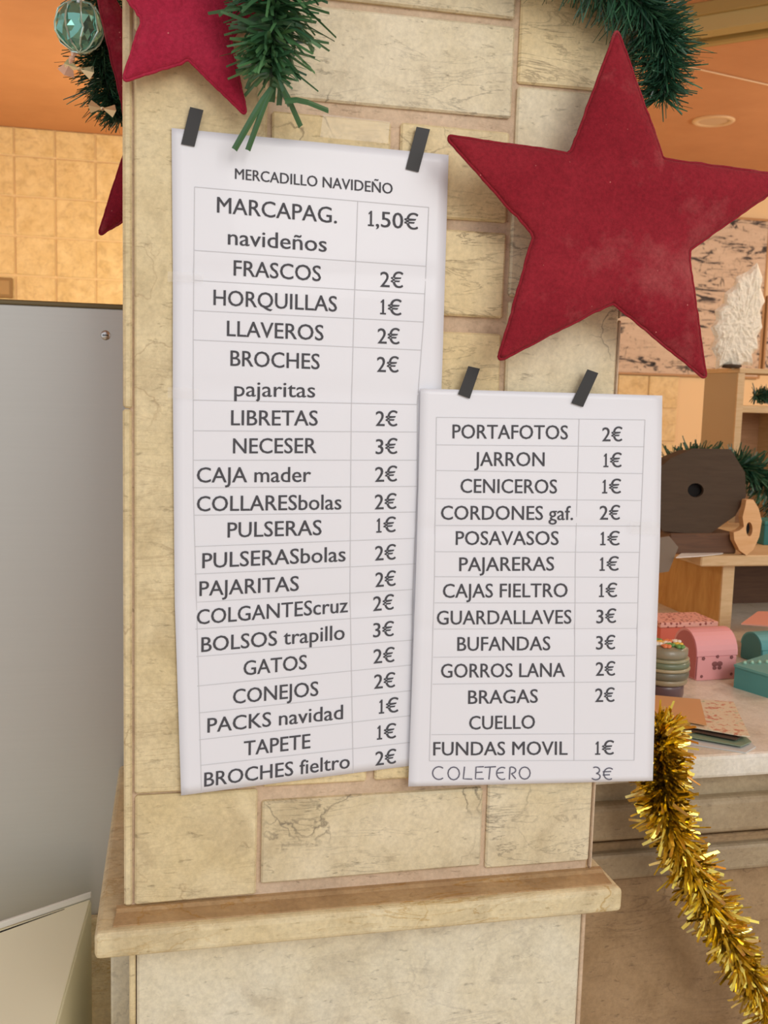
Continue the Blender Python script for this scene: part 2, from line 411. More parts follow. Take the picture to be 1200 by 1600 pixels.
# corner strips
tile(XL, xa0 - .0025, zbot, wz(200, 640), M_left, .0, 'corner_strip'); tile(XL, xa0 - .0025, wz(200, 638), ZC, M_left, .0, 'corner_strip')
tile(xc1 + .001, XR, zbot, wz(965, 500), M_mortar, .0, 'corner_strip'); tile(xc1 + .001, XR, wz(965, 497), ZC, M_mortar, .0, 'corner_strip')
# left column
zs = [zbot, wz(300, 1238), wz(300, 60), wz(300, -500), wz(300, -1100)]
for q0, q1 in zip(zs, zs[1:]): tile(xa0, xa1, q0 + .0012, q1 - .0012, M_left, R.uniform(.0, .0012))
# middle column rows: (top px, bottom px) measured at x = 600, with optional split
mid = [(-1000, -700, 0), (-690, -420, 0), (-405, -150, 0), (-135, 6, 0), (20, 166, 0), (189, 334, 617), (352, 488, 0), (515, 655, 600), (680, 830, 0), (855, 1010, 560), (1035, 1085, 0), (1105, 1219, 580), (1240, 1365, 0)]
for yt, ybt, sp in mid:
    zt, zb = wz(600, yt), wz(600, ybt)
    mm = M_yellow if R.random() < .55 else M_cream
    if yt == 20 or yt == 1240: mm = M_cream
    if yt in (189, 352, 515): mm = M_yellow
    pr = R.uniform(0.0, .002)
    if sp:
        xs = wx(sp, (yt + ybt) / 2); tile(xb0, xs - .0035, zb, zt, mm, pr); tile(xs + .0035, xb1, zb, zt, M_yellow, pr)
    else: tile(xb0, xb1, zb, zt, mm, pr)
rt = [zbot + .006, wz(850, 980), wz(850, 720), wz(870, 470), wz(870, 138), wz(870, -60), wz(870, -400), wz(870, -900)]
for k, (q0, q1) in enumerate(zip(rt, rt[1:])): tile(xc0, xc1, q0 + .0014, q1 - .0014, M_yellow if k == 4 else M_cream, R.uniform(0, .001))
# ledge: rounded lip, slightly stained upper side
LF = -.03                 # lip distance: its top edge (183,1456) lies level with the face joint (204,1418)
for _k in range(60):
    LF += (W(204, 1420, 0).z - W(183, 1452, LF).z) * -0.8
LF = max(-.045, min(-.012, LF)); print('LEDGE', LF)
LX0 = W(147, 1475, LF).x; LX1 = W(974, 1395, LF).x
lh = (W(300, 1447, LF).z - W(300, 1488, LF).z)
zl_t = W(300, 1447, LF).z; ZL2 = zl_t
bm = bmesh.new()
LB = W(190, 1240, .32)
poly = [Vector((LX0, LF, zl_t - lh)), Vector((LX1, LF, zl_t - lh)), Vector((LX1, .095, zl_t - lh)), Vector((.06, .095, zl_t - lh)), Vector((.06, .33, zl_t - lh)), Vector((-.033, .33, zl_t - lh))]
add_prism(bm, poly, (0, 0, lh)); bmesh.ops.bevel(bm, geom=[e for e in bm.edges], offset=.0045, segments=3, affect='EDGES', profile=.5)
led = obj('ledge', bm, M_ledge, pil)
# the coved fillet between face and ledge, brown stained
bm = bmesh.new()
prof = [(0.004, -.004), (0.004, .0045), (-.0008, .0042), (-.004, .0022), (LF * .70, .0008), (LF * .80, -.002)]
A = [bm.verts.new((XL - .006 if y > -.01 else XL - .008, y, ZL2 + z)) for y, z in prof]
B = [bm.verts.new((XR + .010, y, ZL2 + z)) for y, z in prof]
for k in range(len(prof) - 1): bm.faces.new((A[k], A[k + 1], B[k + 1], B[k]))
bm.faces.new(A); bm.faces.new(B[::-1]); bm.faces.new((A[-1], A[0], B[0], B[-1]))
obj('cove', bm, M_ledgetop, pil, label='brown stained cove where the tiled face meets the ledge')
# plinth below
PX0 = wx(202, 1550); PX1 = wx(909, 1530)
obj('plinth_core', box((PX0 + .004, .006, 0), (PX1 - .004, .095, zl_t - lh + .001)), M_mortar, pil)
obj('plinth_slab', box((PX0 + .006, -.002, .35), (PX1 - .004, .008, zl_t - lh - .0005), .002), M_slab, pil)
obj('corner_strip', box((PX0, .0, .35), (PX0 + .005, .09, zl_t - lh - .0005), .001), M_left, pil)
obj('corner_strip', box((PX1 - .003, .0, .35), (PX1 + .001, .09, zl_t - lh - .0005), .001), M_mortar, pil)
obj('plinth_slab', box((PX0, -.002, 0), (PX1, .008, .346), .002), M_slab, pil)
obj('plinth_return', prism([Vector((-.034, .10, 0)), Vector((.05, .10, 0)), Vector((.05, .33, 0)), Vector((-.028, .33, 0))], (0, 0, zl_t - lh + .001), .002), M_slab, pil)

# ================================================================== GREY CABINET AND CREAM BOX (left)
YG = .345
gx1 = .25
gt = W(100, 472, YG).z
t = thing('metal_cabinet', 'tall flat grey metal cabinet standing left behind the pillar', 'cabinet', (-.3, YG + .2, 0))
obj('body', box((-.85, YG + .003, 0), (gx1, YG + .4, gt - .004), .003), M_grey, t)
obj('front_panel', box((-.85, YG - .002, .02), (gx1, YG + .003, gt - .005), .001), M_grey, t)
obj('base', box((-.86, YG - .012, 0), (gx1 + .005, YG - .002, W(165, 1425, YG).z), .002), M_ledge, t, label='beige stone-coloured base strip')
obj('top_edge', box((-.852, YG - .003, gt - .005), (gx1 + .002, YG + .402, gt), .001), M_trimdark, t, label='thin dark olive top edge')
s = W(165, 524, YG)
bm = bmesh.new(); bmesh.ops.create_uvsphere(bm, u_segments=16, v_segments=8, radius=.0052, matrix=Matrix.Translation((s.x, YG - .002, s.z)) @ Matrix.Diagonal((1, .4, 1, 1)))
sc = obj('screw', bm, M_screw, t, True)
obj('slot', box((s.x - .003, YG - .0048, s.z - .0005), (s.x + .003, YG - .0038, s.z + .0005)), M_black, sc)

M_box = mat('cream_card', (0.96, 0.93, 0.70), 0.55)
M_boxw = mat('white_card_rim', (0.86, 0.84, 0.78), 0.5)
zb0 = W(143, 1404, .30).z
br = WZ(143, 1404, zb0); bl = WZ(-150, 1502, zb0); fr_ = WZ(88, 1606, zb0); fr2 = br + (fr_ - br) * 1.25; fl = bl + (fr2 - br)
t = thing('storage_box', 'cream storage box with white rim standing at bottom left before the grey cabinet', 'box', ((br.x + fl.x) / 2, (br.y + fl.y) / 2, zb0 - .3))
obj('body', prism([v - Vector((0, 0, .3)) for v in (br, bl, fl, fr2)], (0, 0, .298), .002), M_box, t)
ins = lambda v, c, k: c + (v - c) * k
cc = (br + fl) / 2
obj('lid', prism([ins(v, cc, .985) - Vector((0, 0, .003)) for v in (br, bl, fl, fr2)], (0, 0, .004), .001), M_box, t)
ex = (bl - br).normalized(); ey = (fr2 - br).normalized()
obj('rim', prism([br + Vector((0, 0, .002)), bl + Vector((0, 0, .002)), bl + ey * .006 + Vector((0, 0, .002)), br + ey * .003 + Vector((0, 0, .002))], (0, 0, .007), .001), M_boxw, t)
obj('lid_gap', prism([br + ex * .03 + ey * .006 + Vector((0, 0, .0008)), bl + ey * .010 + Vector((0, 0, .0008)), bl + ey * .016 + Vector((0, 0, .0008)), br + ex * .03 + ey * .0065 + Vector((0, 0, .0008))], (0, 0, .0006)), M_black, t, label='dark gap under the white rim')

# ================================================================== COUNTER (right)
YC = .10
zct = W(1130, 1180, YC).z; ZCT = zct
zcb = W(1130, 1216, YC).z
t = thing('stone_counter', 'stone counter with white marble top joining the pillar on its right', 'counter', (1.2, .5, 0))
CX0 = XR - .01
YCB = 1.02
obj('worktop', box((XR + .001, YC, zcb), (2.4, YCB, zct), .004, 2), M_marble, t, label='white marble worktop with a rounded front edge')
def zc(py, Y): return W(1130, py, Y).z
X2 = 2.4; x1 = XR + .001
obj('moulding', box((x1, YC + .022, zc(1246, YC + .022)), (X2, YC + .06, zcb - .0005), .002), M_mould, t)
obj('moulding', box((x1, YC + .008, zc(1303, YC + .008)), (X2, YC + .06, zc(1248, YC + .008)), .006, 3), M_mould, t)
obj('moulding', box((x1, YC + .026, zc(1322, YC + .026)), (X2, YC + .06, zc(1303, YC + .026)), .001), M_dark, t)  # band between mouldings, its shadow put into the darker stone colour
obj('moulding', box((x1, YC + .016, zc(1362, YC + .016)), (X2, YC + .06, zc(1322, YC + .016)), .004, 2), M_mould, t)
for q0, q1 in ((x1, x1 + .42), (x1 + .422, x1 + .85), (x1 + .852, X2)):
    obj('front_panel', box((q0, YC + .035, 0), (q1, YC + .05, zc(1358, YC + .035)), .002), M_dark, t)
obj('core', box((x1, YC + .045, 0), (X2, YCB - .02, zcb - .002)), M_dark, t)

# ---------------- shelf unit on the counter (low, two-level) and the taller shelving behind it
D1 = .62   # y of its front
fx = W(1126, 930, D1).x
BF = D1 - .02; tz = W(1150, 868, BF).z; tbz = W(1150, 885, BF).z; BD = .98
t = thing('low_shelf_unit', 'low varnished wooden shelf unit on the counter holding the dark birdhouse', 'shelf', (fx + .3, D1 + .06, ZCT))
obj('side_board', box((fx, D1 + .002, ZCT), (fx + .018, BD, tbz)), M_woodorange, t)
obj('edge_strip', box((fx, D1 - .002, ZCT), (fx + .020, D1 + .002, tbz)), M_wood, t, label='pale front edge strip of the side board')
xb = W(1096, 870, BF).x
obj('top_board', box((xb, BF, tbz), (2.2, BD, tz), .002), M_wood, t)
obj('back_board', box((fx + .018, D1 + .18, ZCT), (2.2, D1 + .192, tbz)), M_wooddark, t)
obj('side_board', box((2.18, D1 + .002, ZCT), (2.2, D1 + .18, tbz)), M_woodorange, t)
TZ = tz
# taller unit: behind counter, standing on the floor
D2 = 1.10
ux = W(1150, 640, D2).x
uz = W(1160, 583, D2).z
t = thing('tall_shelving', 'tall beige open shelving behind the counter with green garland on one shelf', 'shelf', (ux + .3, D2 + .1, 0))
ub = .13
obj('side_board', box((ux, D2 + .002, 0), (ux + .014, D2 + ub, uz)), M_post, t)
obj('edge_strip', box((ux - .001, D2 - .002, 0), (ux + .014, D2 + .002, uz)), M_wood, t)
obj('shelf_board', box((ux - .0, D2 - .004, uz), (2.5, D2 + ub, uz + .010), .001), M_wood, t)
s2t, s2b = W(1170, 634, D2).z, W(1170, 645, D2).z
obj('shelf_board', box((ux + .014, D2, s2b), (2.5, D2 + ub, s2t), .001), M_wood, t)
obj('shelf_board', box((ux + .014, D2, s2b - .30), (2.5, D2 + ub, s2b - .29), .001), M_wood, t)
obj('back_board', box((ux + .014, D2 + ub - .01, .3), (2.5, D2 + ub, s2b)), wood('reddish_back_board', (0.36, 0.18, 0.08), (0.46, 0.25, 0.12)), t)
q = W(1186, 660, D2 + .12)
obj('divider', box((q.x, D2 + .05, s2b - .29), (q.x + .018, D2 + ub - .01, s2b)), M_wood, t)
obj('side_board', box((2.48, D2 + .002, 0), (2.5, D2 + ub - .012, s2b - .3)), M_post, t)

# ================================================================== PRICE LISTS
def lerp(a, b, t): return a + (b - a) * t
def edge_fn(pts):
    def f(y):
        for (x0, y0), (x1, y1) in zip(pts, pts[1:]):
            if y <= y1: return lerp(x0, x1, (y - y0) / (y1 - y0))
        return pts[-1][0]
    return f
def yl_left(px, py):     # depth of the long, slightly buckled sheet
    v = (py - 200) / 1040; u = (px - 268) / 430
    y = -.0030 - .0022 * math.sin(math.pi * min(max(v, 0), 1)) ** 2 * (0.4 + .6 * math.sin(u * math.pi))
    for cy_ in (430, 612, 940): y += .0009 * math.exp(-((py - cy_ - 10 * (u - .5)) / 9.0) ** 2)
    y -= .004 * max(0, v - .75) / .25 * max(0, 0.5 - u) * 2
    return y
def yl_right(px, py):
    v = (py - 608) / 612; u = (px - 648) / 380
    y = -.0078 - .0015 * math.sin(math.pi * min(max(v, 0), 1)) ** 2
    for cy_ in (826, 983): y += .0008 * math.exp(-((py - cy_) / 7.0) ** 2)
    y -= .001 * max(0, u - .8) / .2
    return y
def sheet(corners_l, corners_r, top, bot, yf, parent, nu=26, nv=70):
    """edge polylines in the photo; rows straight between them"""
    bm = bmesh.new()
    def point(u, v):
        a = poly_at(corners_l, v); b = poly_at(corners_r, v)
        px, py = lerp(a[0], b[0], u), lerp(a[1], b[1], u)
        return W(px, py, yf(px, py))
    G = [[bm.verts.new(point(i / nu, j / nv)) for i in range(nu + 1)] for j in range(nv + 1)]
    H = [[bm.verts.new(v.co + Vector((0, .0004, 0))) for v in r] for r in G]
    for j in range(nv):
        for i in range(nu):
            bm.faces.new((G[j][i], G[j][i + 1], G[j + 1][i + 1], G[j + 1][i]))
            bm.faces.new((H[j][i], H[j + 1][i], H[j + 1][i + 1], H[j][i + 1]))
    for i in range(nu):
        bm.faces.new((G[0][i], H[0][i], H[0][i + 1], G[0][i + 1])); bm.faces.new((G[nv][i], G[nv][i + 1], H[nv][i + 1], H[nv][i]))
    for j in range(nv):
        bm.faces.new((G[j][0], G[j + 1][0], H[j + 1][0], H[j][0])); bm.faces.new((G[j][nu], H[j][nu], H[j + 1][nu], G[j + 1][nu]))
    return obj('sheet', bm, M_paper, parent, True)
def poly_at(pts, v):
    tot = pts[-1][1] - pts[0][1]; y = pts[0][1] + tot * v
    for (x0, y0), (x1, y1) in zip(pts, pts[1:]):
        if y <= y1 + 1e-6: return (lerp(x0, x1, (y - y0) / (y1 - y0)), y)
    return pts[-1]

_cache = {}
def glyphs(s):
    if s in _cache: return _cache[s]
    if '1' in s:          # a flagged, footed figure one in front of the rest
        vs, fs = glyphs(s.replace('1', '', 1)); H = CAPH; sh = min(v.x for v in vs)
        one = [(0.02, .84), (.155, 1), (.215, 1), (.215, .105), (.335, .105), (.335, 0), (-.01, 0), (-.01, .105), (.115, .105), (.115, .84), (.03, .755)]
        k0 = len(vs); nv = [Vector((x * H, y * H, 0)) for x, y in one]
        _cache[s] = ([v + Vector((.47 * H - sh, 0, 0)) for v in vs] + nv, list(fs) + [tuple(range(k0, k0 + len(nv)))])
        return _cache[s]
    cu = bpy.data.curves.new('t', 'FONT'); cu.body = s; cu.size = 1; cu.resolution_u = 3; cu.offset = FONT_OFF
    ob = bpy.data.objects.new('t', cu); C.objects.link(ob)
    me = bpy.data.meshes.new_from_object(ob.evaluated_get(bpy.context.evaluated_depsgraph_get()))
    vs = [v.co.copy() for v in me.vertices]; fs = [tuple(p.vertices) for p in me.polygons]
    bpy.data.objects.remove(ob); bpy.data.curves.remove(cu); bpy.data.meshes.remove(me)
    _cache[s] = (vs, fs); return vs, fs
FONT_OFF = 0.0
CAPH = max(v.y for v in glyphs('H')[0])
def put_text(bm, s, p0, p1, cap, yf, lift=.0004):
    vs, fs = glyphs(s)
    x0 = min(v.x for v in vs); x1 = max(v.x for v in vs)
    V = []
    for v in vs:
        k = (v.x - x0) / (x1 - x0); h = v.y / CAPH * cap
        px = lerp(p0[0], p1[0], k) + h * 0.01; py = lerp(p0[1], p1[1], k) - h
        w_ = W(px, py, yf(px, py) - lift); V.append(bm.verts.new(w_))
    for f in fs:
        try: bm.faces.new([V[i] for i in f])
        except ValueError: pass
def put_line(bm, pts, wd, yf, lift=.0003, sub=8):
    P = []
    for a, b in zip(pts, pts[1:]):
        for i in range(sub): P.append(Vector(a).lerp(Vector(b), i / sub))
    P.append(Vector(pts[-1]))
    A = []
    for i, p in enumerate(P):
        t = (P[min(i + 1, len(P) - 1)] - P[max(i - 1, 0)]).normalized(); n = Vector((-t.y, t.x)) * wd / 2
        A.append([bm.verts.new(W(*q, yf(*q) - lift)) for q in ((p + n), (p - n))])
    for a, b in zip(A, A[1:]): bm.faces.new((a[0], a[1], b[1], b[0]))

pc = W(480, 1240, 0)
t1_ = thing('price_list', 'long two-sheet printed price list headed MERCADILLO NAVIDEÑO taped to the pillar', 'price list', (pc.x, -.003, pc.z), 'price lists taped to the pillar')
sheet([(268, 200), (270, 420), (270, 612), (273, 940), (283, 1243)], [(701, 242), (692, 545), (686, 720), (676, 960), (668, 1193)], 0, 0, yl_left, t1_)
TL_ = [
 ('MERCADILLO NAVIDEÑO', (367, 279.5), (613, 303), 16.5), ('MARCAPAG.', (339, 332), (526, 349), 24.5), ('navideños', (356, 382), (510, 393.5), 24.5),
 ('1,50€', (575, 353), (653, 359), 24), ('FRASCOS', (365, 430.5), (501, 439.5), 24), ('2€', (594, 448), (629.5, 450), 23.5),
 ('HORQUILLAS', (333.5, 476.5), (526, 487), 24), ('1€', (594, 491), (627, 493), 23.5), ('LLAVEROS', (354.5, 525), (505, 532), 24), ('2€', (590, 536.5), (624, 538), 23.5),
 ('BROCHES', (360, 571.5), (499, 577), 24), ('2€', (589, 581), (622.5, 582), 23.5), ('pajaritas', (366, 619), (492, 621), 23.5),
 ('LIBRETAS', (361, 664.5), (496, 665), 23.5), ('2€', (587, 665.5), (620.5, 666), 23), ('NECESER', (364, 708.5), (494, 708), 23.5), ('3€', (587, 709.5), (620.5, 709), 23),
 ('CAJA mader', (307.5, 754), (485.5, 753), 23.5), ('2€', (586, 753), (620, 752), 23), ('COLLARESbolas', (307.5, 799), (533, 796), 23.5), ('2€', (585.5, 796), (619, 795), 23),
 ('PULSERAS', (355.5, 840), (502, 836), 23.5), ('1€', (588, 832.5), (618, 831), 22.5), ('PULSERASbolas', (316, 888), (539.5, 877), 23.5), ('2€', (586, 876), (618, 874), 22.5),
 ('PAJARITAS', (311.5, 931.5), (466.5, 923), 23), ('2€', (586.5, 917.5), (618, 915), 22.5), ('COLGANTEScruz', (307.5, 976), (543, 956.5), 23), ('2€', (583, 955), (615, 952), 22.5),
 ('BOLSOS trapillo', (314.5, 1019), (538, 999), 23), ('3€', (583, 996), (615, 993.5), 22), ('GATOS', (380.5, 1055.5), (479, 1045.5), 22.5), ('2€', (583.5, 1037), (616, 1034), 22),
 ('CONEJOS', (364, 1100), (497, 1087), 22.5), ('2€', (584.5, 1076.5), (617, 1073.5), 22), ('PACKS navidad', (324, 1145), (535.5, 1123.5), 22.5), ('1€', (592, 1115.5), (622, 1112.5), 22),
 ('TAPETE', (381, 1181), (484.5, 1169), 22.5), ('1€', (589, 1156), (618.5, 1153), 22), ('BROCHES fieltro', (319, 1229.5), (546, 1200), 22), ('2€', (586.5, 1196.5), (618.5, 1192.5), 21.5)]
for s, a, b, cap in TL_:
    bm = bmesh.new(); put_text(bm, s, a, b, cap, yl_left); put_text(bm, s, (a[0] + .55, a[1]), (b[0] + .55, b[1]), cap, yl_left, .00042); obj('printed_words', bm, M_ink, t1_)
bm = bmesh.new()
GL = [(304, 292, 670, 324), (304, 391, 666, 416), (304, 438, 664, 459), (302, 485, 662, 503), (302, 531, 658, 547), (302, 625, 652, 632), (302, 673, 652, 675), (302, 719, 652, 719), (303, 762, 652, 760), (303, 805, 650, 800), (304, 854, 649, 841), (304, 897, 649, 881), (307, 941, 645, 921), (305, 983, 645, 960), (307, 1026, 645, 1000), (308, 1072, 643, 1039), (311, 1114, 643, 1079), (311, 1156, 643, 1118), (313, 1196, 641, 1160)]
for a, b, c_, d_ in GL: put_line(bm, [(a, b), (c_, d_)], 1.1, yl_left)
for pts in ([(304, 292), (302, 531), (302, 762), (307, 941), (315, 1238)], [(559, 315), (553, 495), (549, 640), (548, 770), (547, 918), (552, 1208)], [(670, 324), (662, 503), (652, 632), (652, 760), (645, 921), (640, 1196)]):
    put_line(bm, pts, 1.1, yl_left)
obj('table_lines', bm, M_grid, t1_)

pc = W(830, 1225, 0)
t2_ = thing('price_list', 'shorter printed price list starting PORTAFOTOS with a handwritten last line COLETERO', 'price list', (pc.x, -.008, pc.z), 'price lists taped to the pillar')
sheet([(657, 607), (654, 760), (650, 900), (638, 1229)], [(1035, 618), (1031, 860), (1026, 1000), (1020, 1220)], 0, 0, yl_right, t2_)
TR_ = [('PORTAFOTOS', (707, 685), (887, 686.5), 21.7), ('2€', (941, 689.5), (972, 689.5), 21.5), ('JARRON', (741, 728), (850.5, 728.5), 21.7), ('1€', (943, 730), (971, 730), 21.5),
 ('CENICEROS', (719.5, 770), (870, 771), 21.7), ('1€', (941, 771), (970, 771), 21.5), ('CORDONES gaf.', (689, 812), (895, 812.5), 21.7), ('2€', (937, 812), (968.5, 812), 21.5),
 ('POSAVASOS', (712, 851.5), (872.5, 851.5), 21.5), ('1€', (938, 852), (968, 852), 21), ('PAJARERAS', (717.5, 892.5), (865.5, 891.5), 21.5), ('1€', (937, 892), (966.5, 891.5), 21),
 ('CAJAS FIELTRO', (692, 934), (886.5, 933), 21.5), ('1€', (936, 933), (964, 933), 21), ('GUARDALLAVES', (682.5, 976), (892.5, 974.5), 21.5), ('3€', (932, 974), (962.5, 973), 21),
 ('BUFANDAS', (714.5, 1017), (859.5, 1016), 21.5), ('3€', (931.5, 1015), (961, 1014.5), 21), ('GORROS LANA', (689, 1059), (882.5, 1057.5), 21.5), ('2€', (931, 1056), (961, 1055.5), 21),
 ('BRAGAS', (731.5, 1100), (840, 1098), 21), ('2€', (930, 1097), (960, 1096.5), 21), ('CUELLO', (733, 1140), (835.5, 1138.5), 21), ('FUNDAS MOVIL', (677, 1180.5), (886.5, 1179.5), 21), ('1€', (930, 1179.5), (959, 1179), 21)]
for s, a, b, cap in TR_:
    bm = bmesh.new(); put_text(bm, s, a, b, cap, yl_right); put_text(bm, s, (a[0] + .45, a[1]), (b[0] + .45, b[1]), cap, yl_right, .00042); obj('printed_words', bm, M_ink, t2_)
bm = bmesh.new()
for a, b, c_, d_ in [(682, 652, 1008, 656), (682, 695, 1007, 698), (682, 735, 1005, 740), (681, 779, 1003, 782), (681, 821, 1002, 822), (680, 862, 1000, 863), (679, 901, 998, 902), (679, 942, 996, 942), (678, 983, 995, 982), (677, 1027, 993, 1024), (676, 1069, 993, 1065), (674, 1148, 991, 1146), (671, 1189, 991, 1188)]:
    put_line(bm, [(a, b), (c_, d_)], 1.0, yl_right)
for pts in ([(682, 652), (679, 901), (671, 1189)], [(905, 655), (899, 880), (897, 1189)], [(1008, 656), (998, 902), (991, 1188)]): put_line(bm, pts, 1.0, yl_right)
obj('table_lines', bm, M_grid, t2_)
# handwriting
bm = bmesh.new()
def arc(cx_, cy_, rx, ry, a0, a1, n=12): return [(cx_ + rx * math.cos(math.radians(a0 + (a1 - a0) * i / n)), cy_ - ry * math.sin(math.radians(a0 + (a1 - a0) * i / n))) for i in range(n + 1)]
def stroke(pts): put_line(bm, pts, 1.9, yl_right, .0004, 2)
stroke(arc(686, 1208, 10, 10, 50, 310))
stroke(arc(709, 1208.5, 9, 10, 90, 450))
stroke([(726, 1198), (724, 1217), (738, 1217.5)])
stroke([(756, 1198), (744, 1198.5), (743, 1217), (756, 1217)]); stroke([(743.5, 1207), (754, 1206.5)])
stroke([(757, 1199), (775, 1198)]); stroke([(766, 1198.5), (764, 1218)])
stroke(arc(785, 1208.5, 9, 9.5, 60, 300)); stroke([(776, 1208), (787, 1207)])
stroke([(796, 1218), (797, 1199)] + arc(799, 1203.5, 7, 5, 90, -90, 8) + [(806, 1217)])
stroke(arc(820, 1208, 8.5, 9.5, 90, 450))
obj('handwritten_words', bm, M_pen, t2_, label='last line written by hand in thin grey pen'); bm = bmesh.new()
stroke(arc(931, 1203.5, 6, 5, 130, -80, 8) + arc(931, 1213.5, 7, 5, 80, -150, 8))
stroke(arc(952, 1209, 8.5, 9, 50, 300)); stroke([(942, 1206), (955, 1205.5)]); stroke([(942, 1211), (953, 1210.5)])
obj('handwritten_words', bm, M_pen, t2_, label='price written by hand in thin grey pen')

# tapes
def quad_tape(q, yf, name, label, cat, m, grp, th=.0004, lift=.0008):
    pts = [W(px, py, yf - lift) for px, py in q]
    bm = bmesh.new(); n = 6
    rows = []
    for i in range(n + 1):
        a = pts[0].lerp(pts[3], i / n); b = pts[1].lerp(pts[2], i / n)
        off = Vector((0, .0, 0)) if True else 0
        rows.append([bm.verts.new(a), bm.verts.new(b), bm.verts.new(b + Vector((0, th, 0))), bm.verts.new(a + Vector((0, th, 0)))])
    for r0, r1 in zip(rows, rows[1:]):
        for k in range(4): bm.faces.new((r0[k], r0[(k + 1) % 4], r1[(k + 1) % 4], r1[k]))
    bm.faces.new(rows[0]); bm.faces.new(rows[-1][::-1])
    return tag(obj(name, bm, m), label, cat, grp)
G1 = 'black tape strips holding the price lists'
quad_tape([(297, 167), (318, 172), (304, 229), (283, 225)], -.0036, 'tape_strip', 'black tape strip on the top left corner of the long price list', 'tape', M_tape, G1)
quad_tape([(651, 198), (672, 202), (654, 269), (634, 264)], -.0036, 'tape_strip', 'black tape strip on the top right corner of the long price list', 'tape', M_tape, G1)
quad_tape([(732, 572), (750, 576), (734, 623), (716, 616)], -.0088, 'tape_strip', 'short black tape strip above the word PORTAFOTOS on the shorter price list', 'tape', M_tape, G1)
quad_tape([(918, 577), (935, 583), (911, 636), (893, 630)], -.0088, 'tape_strip', 'black tape strip above the price column of the shorter price list', 'tape', M_tape, G1)
G2 = 'clear tape pieces on the price lists'
quad_tape([(262, 424), (318, 428), (318, 442), (262, 440)], -.0062, 'clear_tape', 'clear glossy tape piece at the left edge beside HORQUILLAS', 'tape', M_clear, G2)
quad_tape([(262, 605), (310, 607), (310, 624), (262, 622)], -.0075, 'clear_tape', 'clear glossy tape piece at the left edge beside pajaritas', 'tape', M_clear, G2)
quad_tape([(985, 815), (1030, 817), (1030, 836), (985, 833)], -.0135, 'clear_tape', 'clear glossy tape piece at the right edge beside the POSAVASOS price', 'tape', M_clear, G2)
quad_tape([(505, 178), (610, 190), (606, 224), (500, 214)], -.0040, 'clear_tape', 'wide clear tape on stone at the top middle edge of the long list', 'tape', M_clear, G2)

# ================================================================== FELT STARS
def star(verts, Y, label, m, T=.0065, seam='same', wfall=.009):
    P = [W(x, y, Y) for x, y in verts]
    cen = sum(P, Vector()) / len(P)
    # outline with rounded tips and a hand-cut waver
    pts = []
    n = len(P)
    for i in range(n):
        p, a, b = P[i], P[i - 1], P[(i + 1) % n]
        tip = (p - cen).length > (a - cen).length
        r = .007 if tip else .003
        da, db = (a - p).normalized() * r, (b - p).normalized() * r
        A_, B_ = p + da, p + db
        for k in range(7):
            s_ = k / 6; pts.append((1 - s_) ** 2 * A_ + 2 * s_ * (1 - s_) * p + s_ ** 2 * B_)
        q = P[(i + 1) % n]; q2 = P[(i + 1) % n] + (p - q).normalized() * .007
        for k in range(1, 22): pts.append(B_.lerp(q2, k / 22))
    segs = list(zip(P, P[1:] + P[:1]))
    def dist(p):
        best = 9
        for a, b in segs:
            ab = b - a; t_ = max(0, min(1, (p - a).dot(ab) / ab.dot(ab))); best = min(best, (p - a - ab * t_).length)
        return best
    bm = bmesh.new(); NR = 18
    waver = [noise.noise(p * 70) * .0012 + noise.noise(p * 260) * .0011 for p in pts]
    pts = [p + (p - cen).normalized() * w_ for p, w_ in zip(pts, waver)]
    def surf(sign):
        rings = []
        for j in range(NR):
            k = 1 - (j / NR) ** 1.15
            ring = []
            for p in pts:
                q = cen.lerp(p, k); h = 0 if j == 0 else T * (1 - math.exp(-dist(q) / wfall)) + .0012 + noise.noise(q * 26) * .0016
                ring.append(bm.verts.new(q + Vector((0, -sign * h, 0))))
            rings.append(ring)
        for a, b in zip(rings, rings[1:]):
            for k in range(len(a)): bm.faces.new((a[k], a[(k + 1) % len(a)], b[(k + 1) % len(a)], b[k]))
        c_ = bm.verts.new(cen + Vector((0, -sign * (T + .001), 0)))
        for k in range(len(rings[-1])): bm.faces.new((rings[-1][k], rings[-1][(k + 1) % len(pts)], c_))
        return rings[0]
    surf(1); surf(-1)
    bmesh.ops.remove_doubles(bm, verts=bm.verts, dist=1e-6)
    low = min(p.z for p in P)
    t = thing('felt_star', label, 'star', (cen.x, Y, low), 'padded felt stars hung around the pillar')
    obj('padding', bm, m, t, True)
    if seam:
        bm = bmesh.new(); pp = pts + [pts[0]]
        add_tube(bm, pp, .0012, 6, False); obj('seam', bm, m if seam == 'same' else M_seam, t, True)
    return t
star([(964, 44), (1037, 249), (1241, 276), (1075, 392), (1104, 594), (957, 473), (777, 566), (834, 368), (694, 211), (891, 240)], -.042,
     'large crimson felt star overhanging the right edge of the pillar above the shorter list', M_red)
star([(250, -160), (310, -50), (455, -45), (360, 62), (386, 182), (294, 94), (191, 128), (222, 32), (150, -75), (235, -62)], -.020,
     'raspberry pink felt star at the top of the pillar over the long list', M_red2, T=.006)
star([(250, -50), (300, 118), (430, 190), (316, 250), (330, 420), (245, 312), (153, 369), (202, 214), (138, -68), (225, 75)], .165,
     'dark red felt star half hidden behind the left edge of the pillar', M_red3, T=.006)

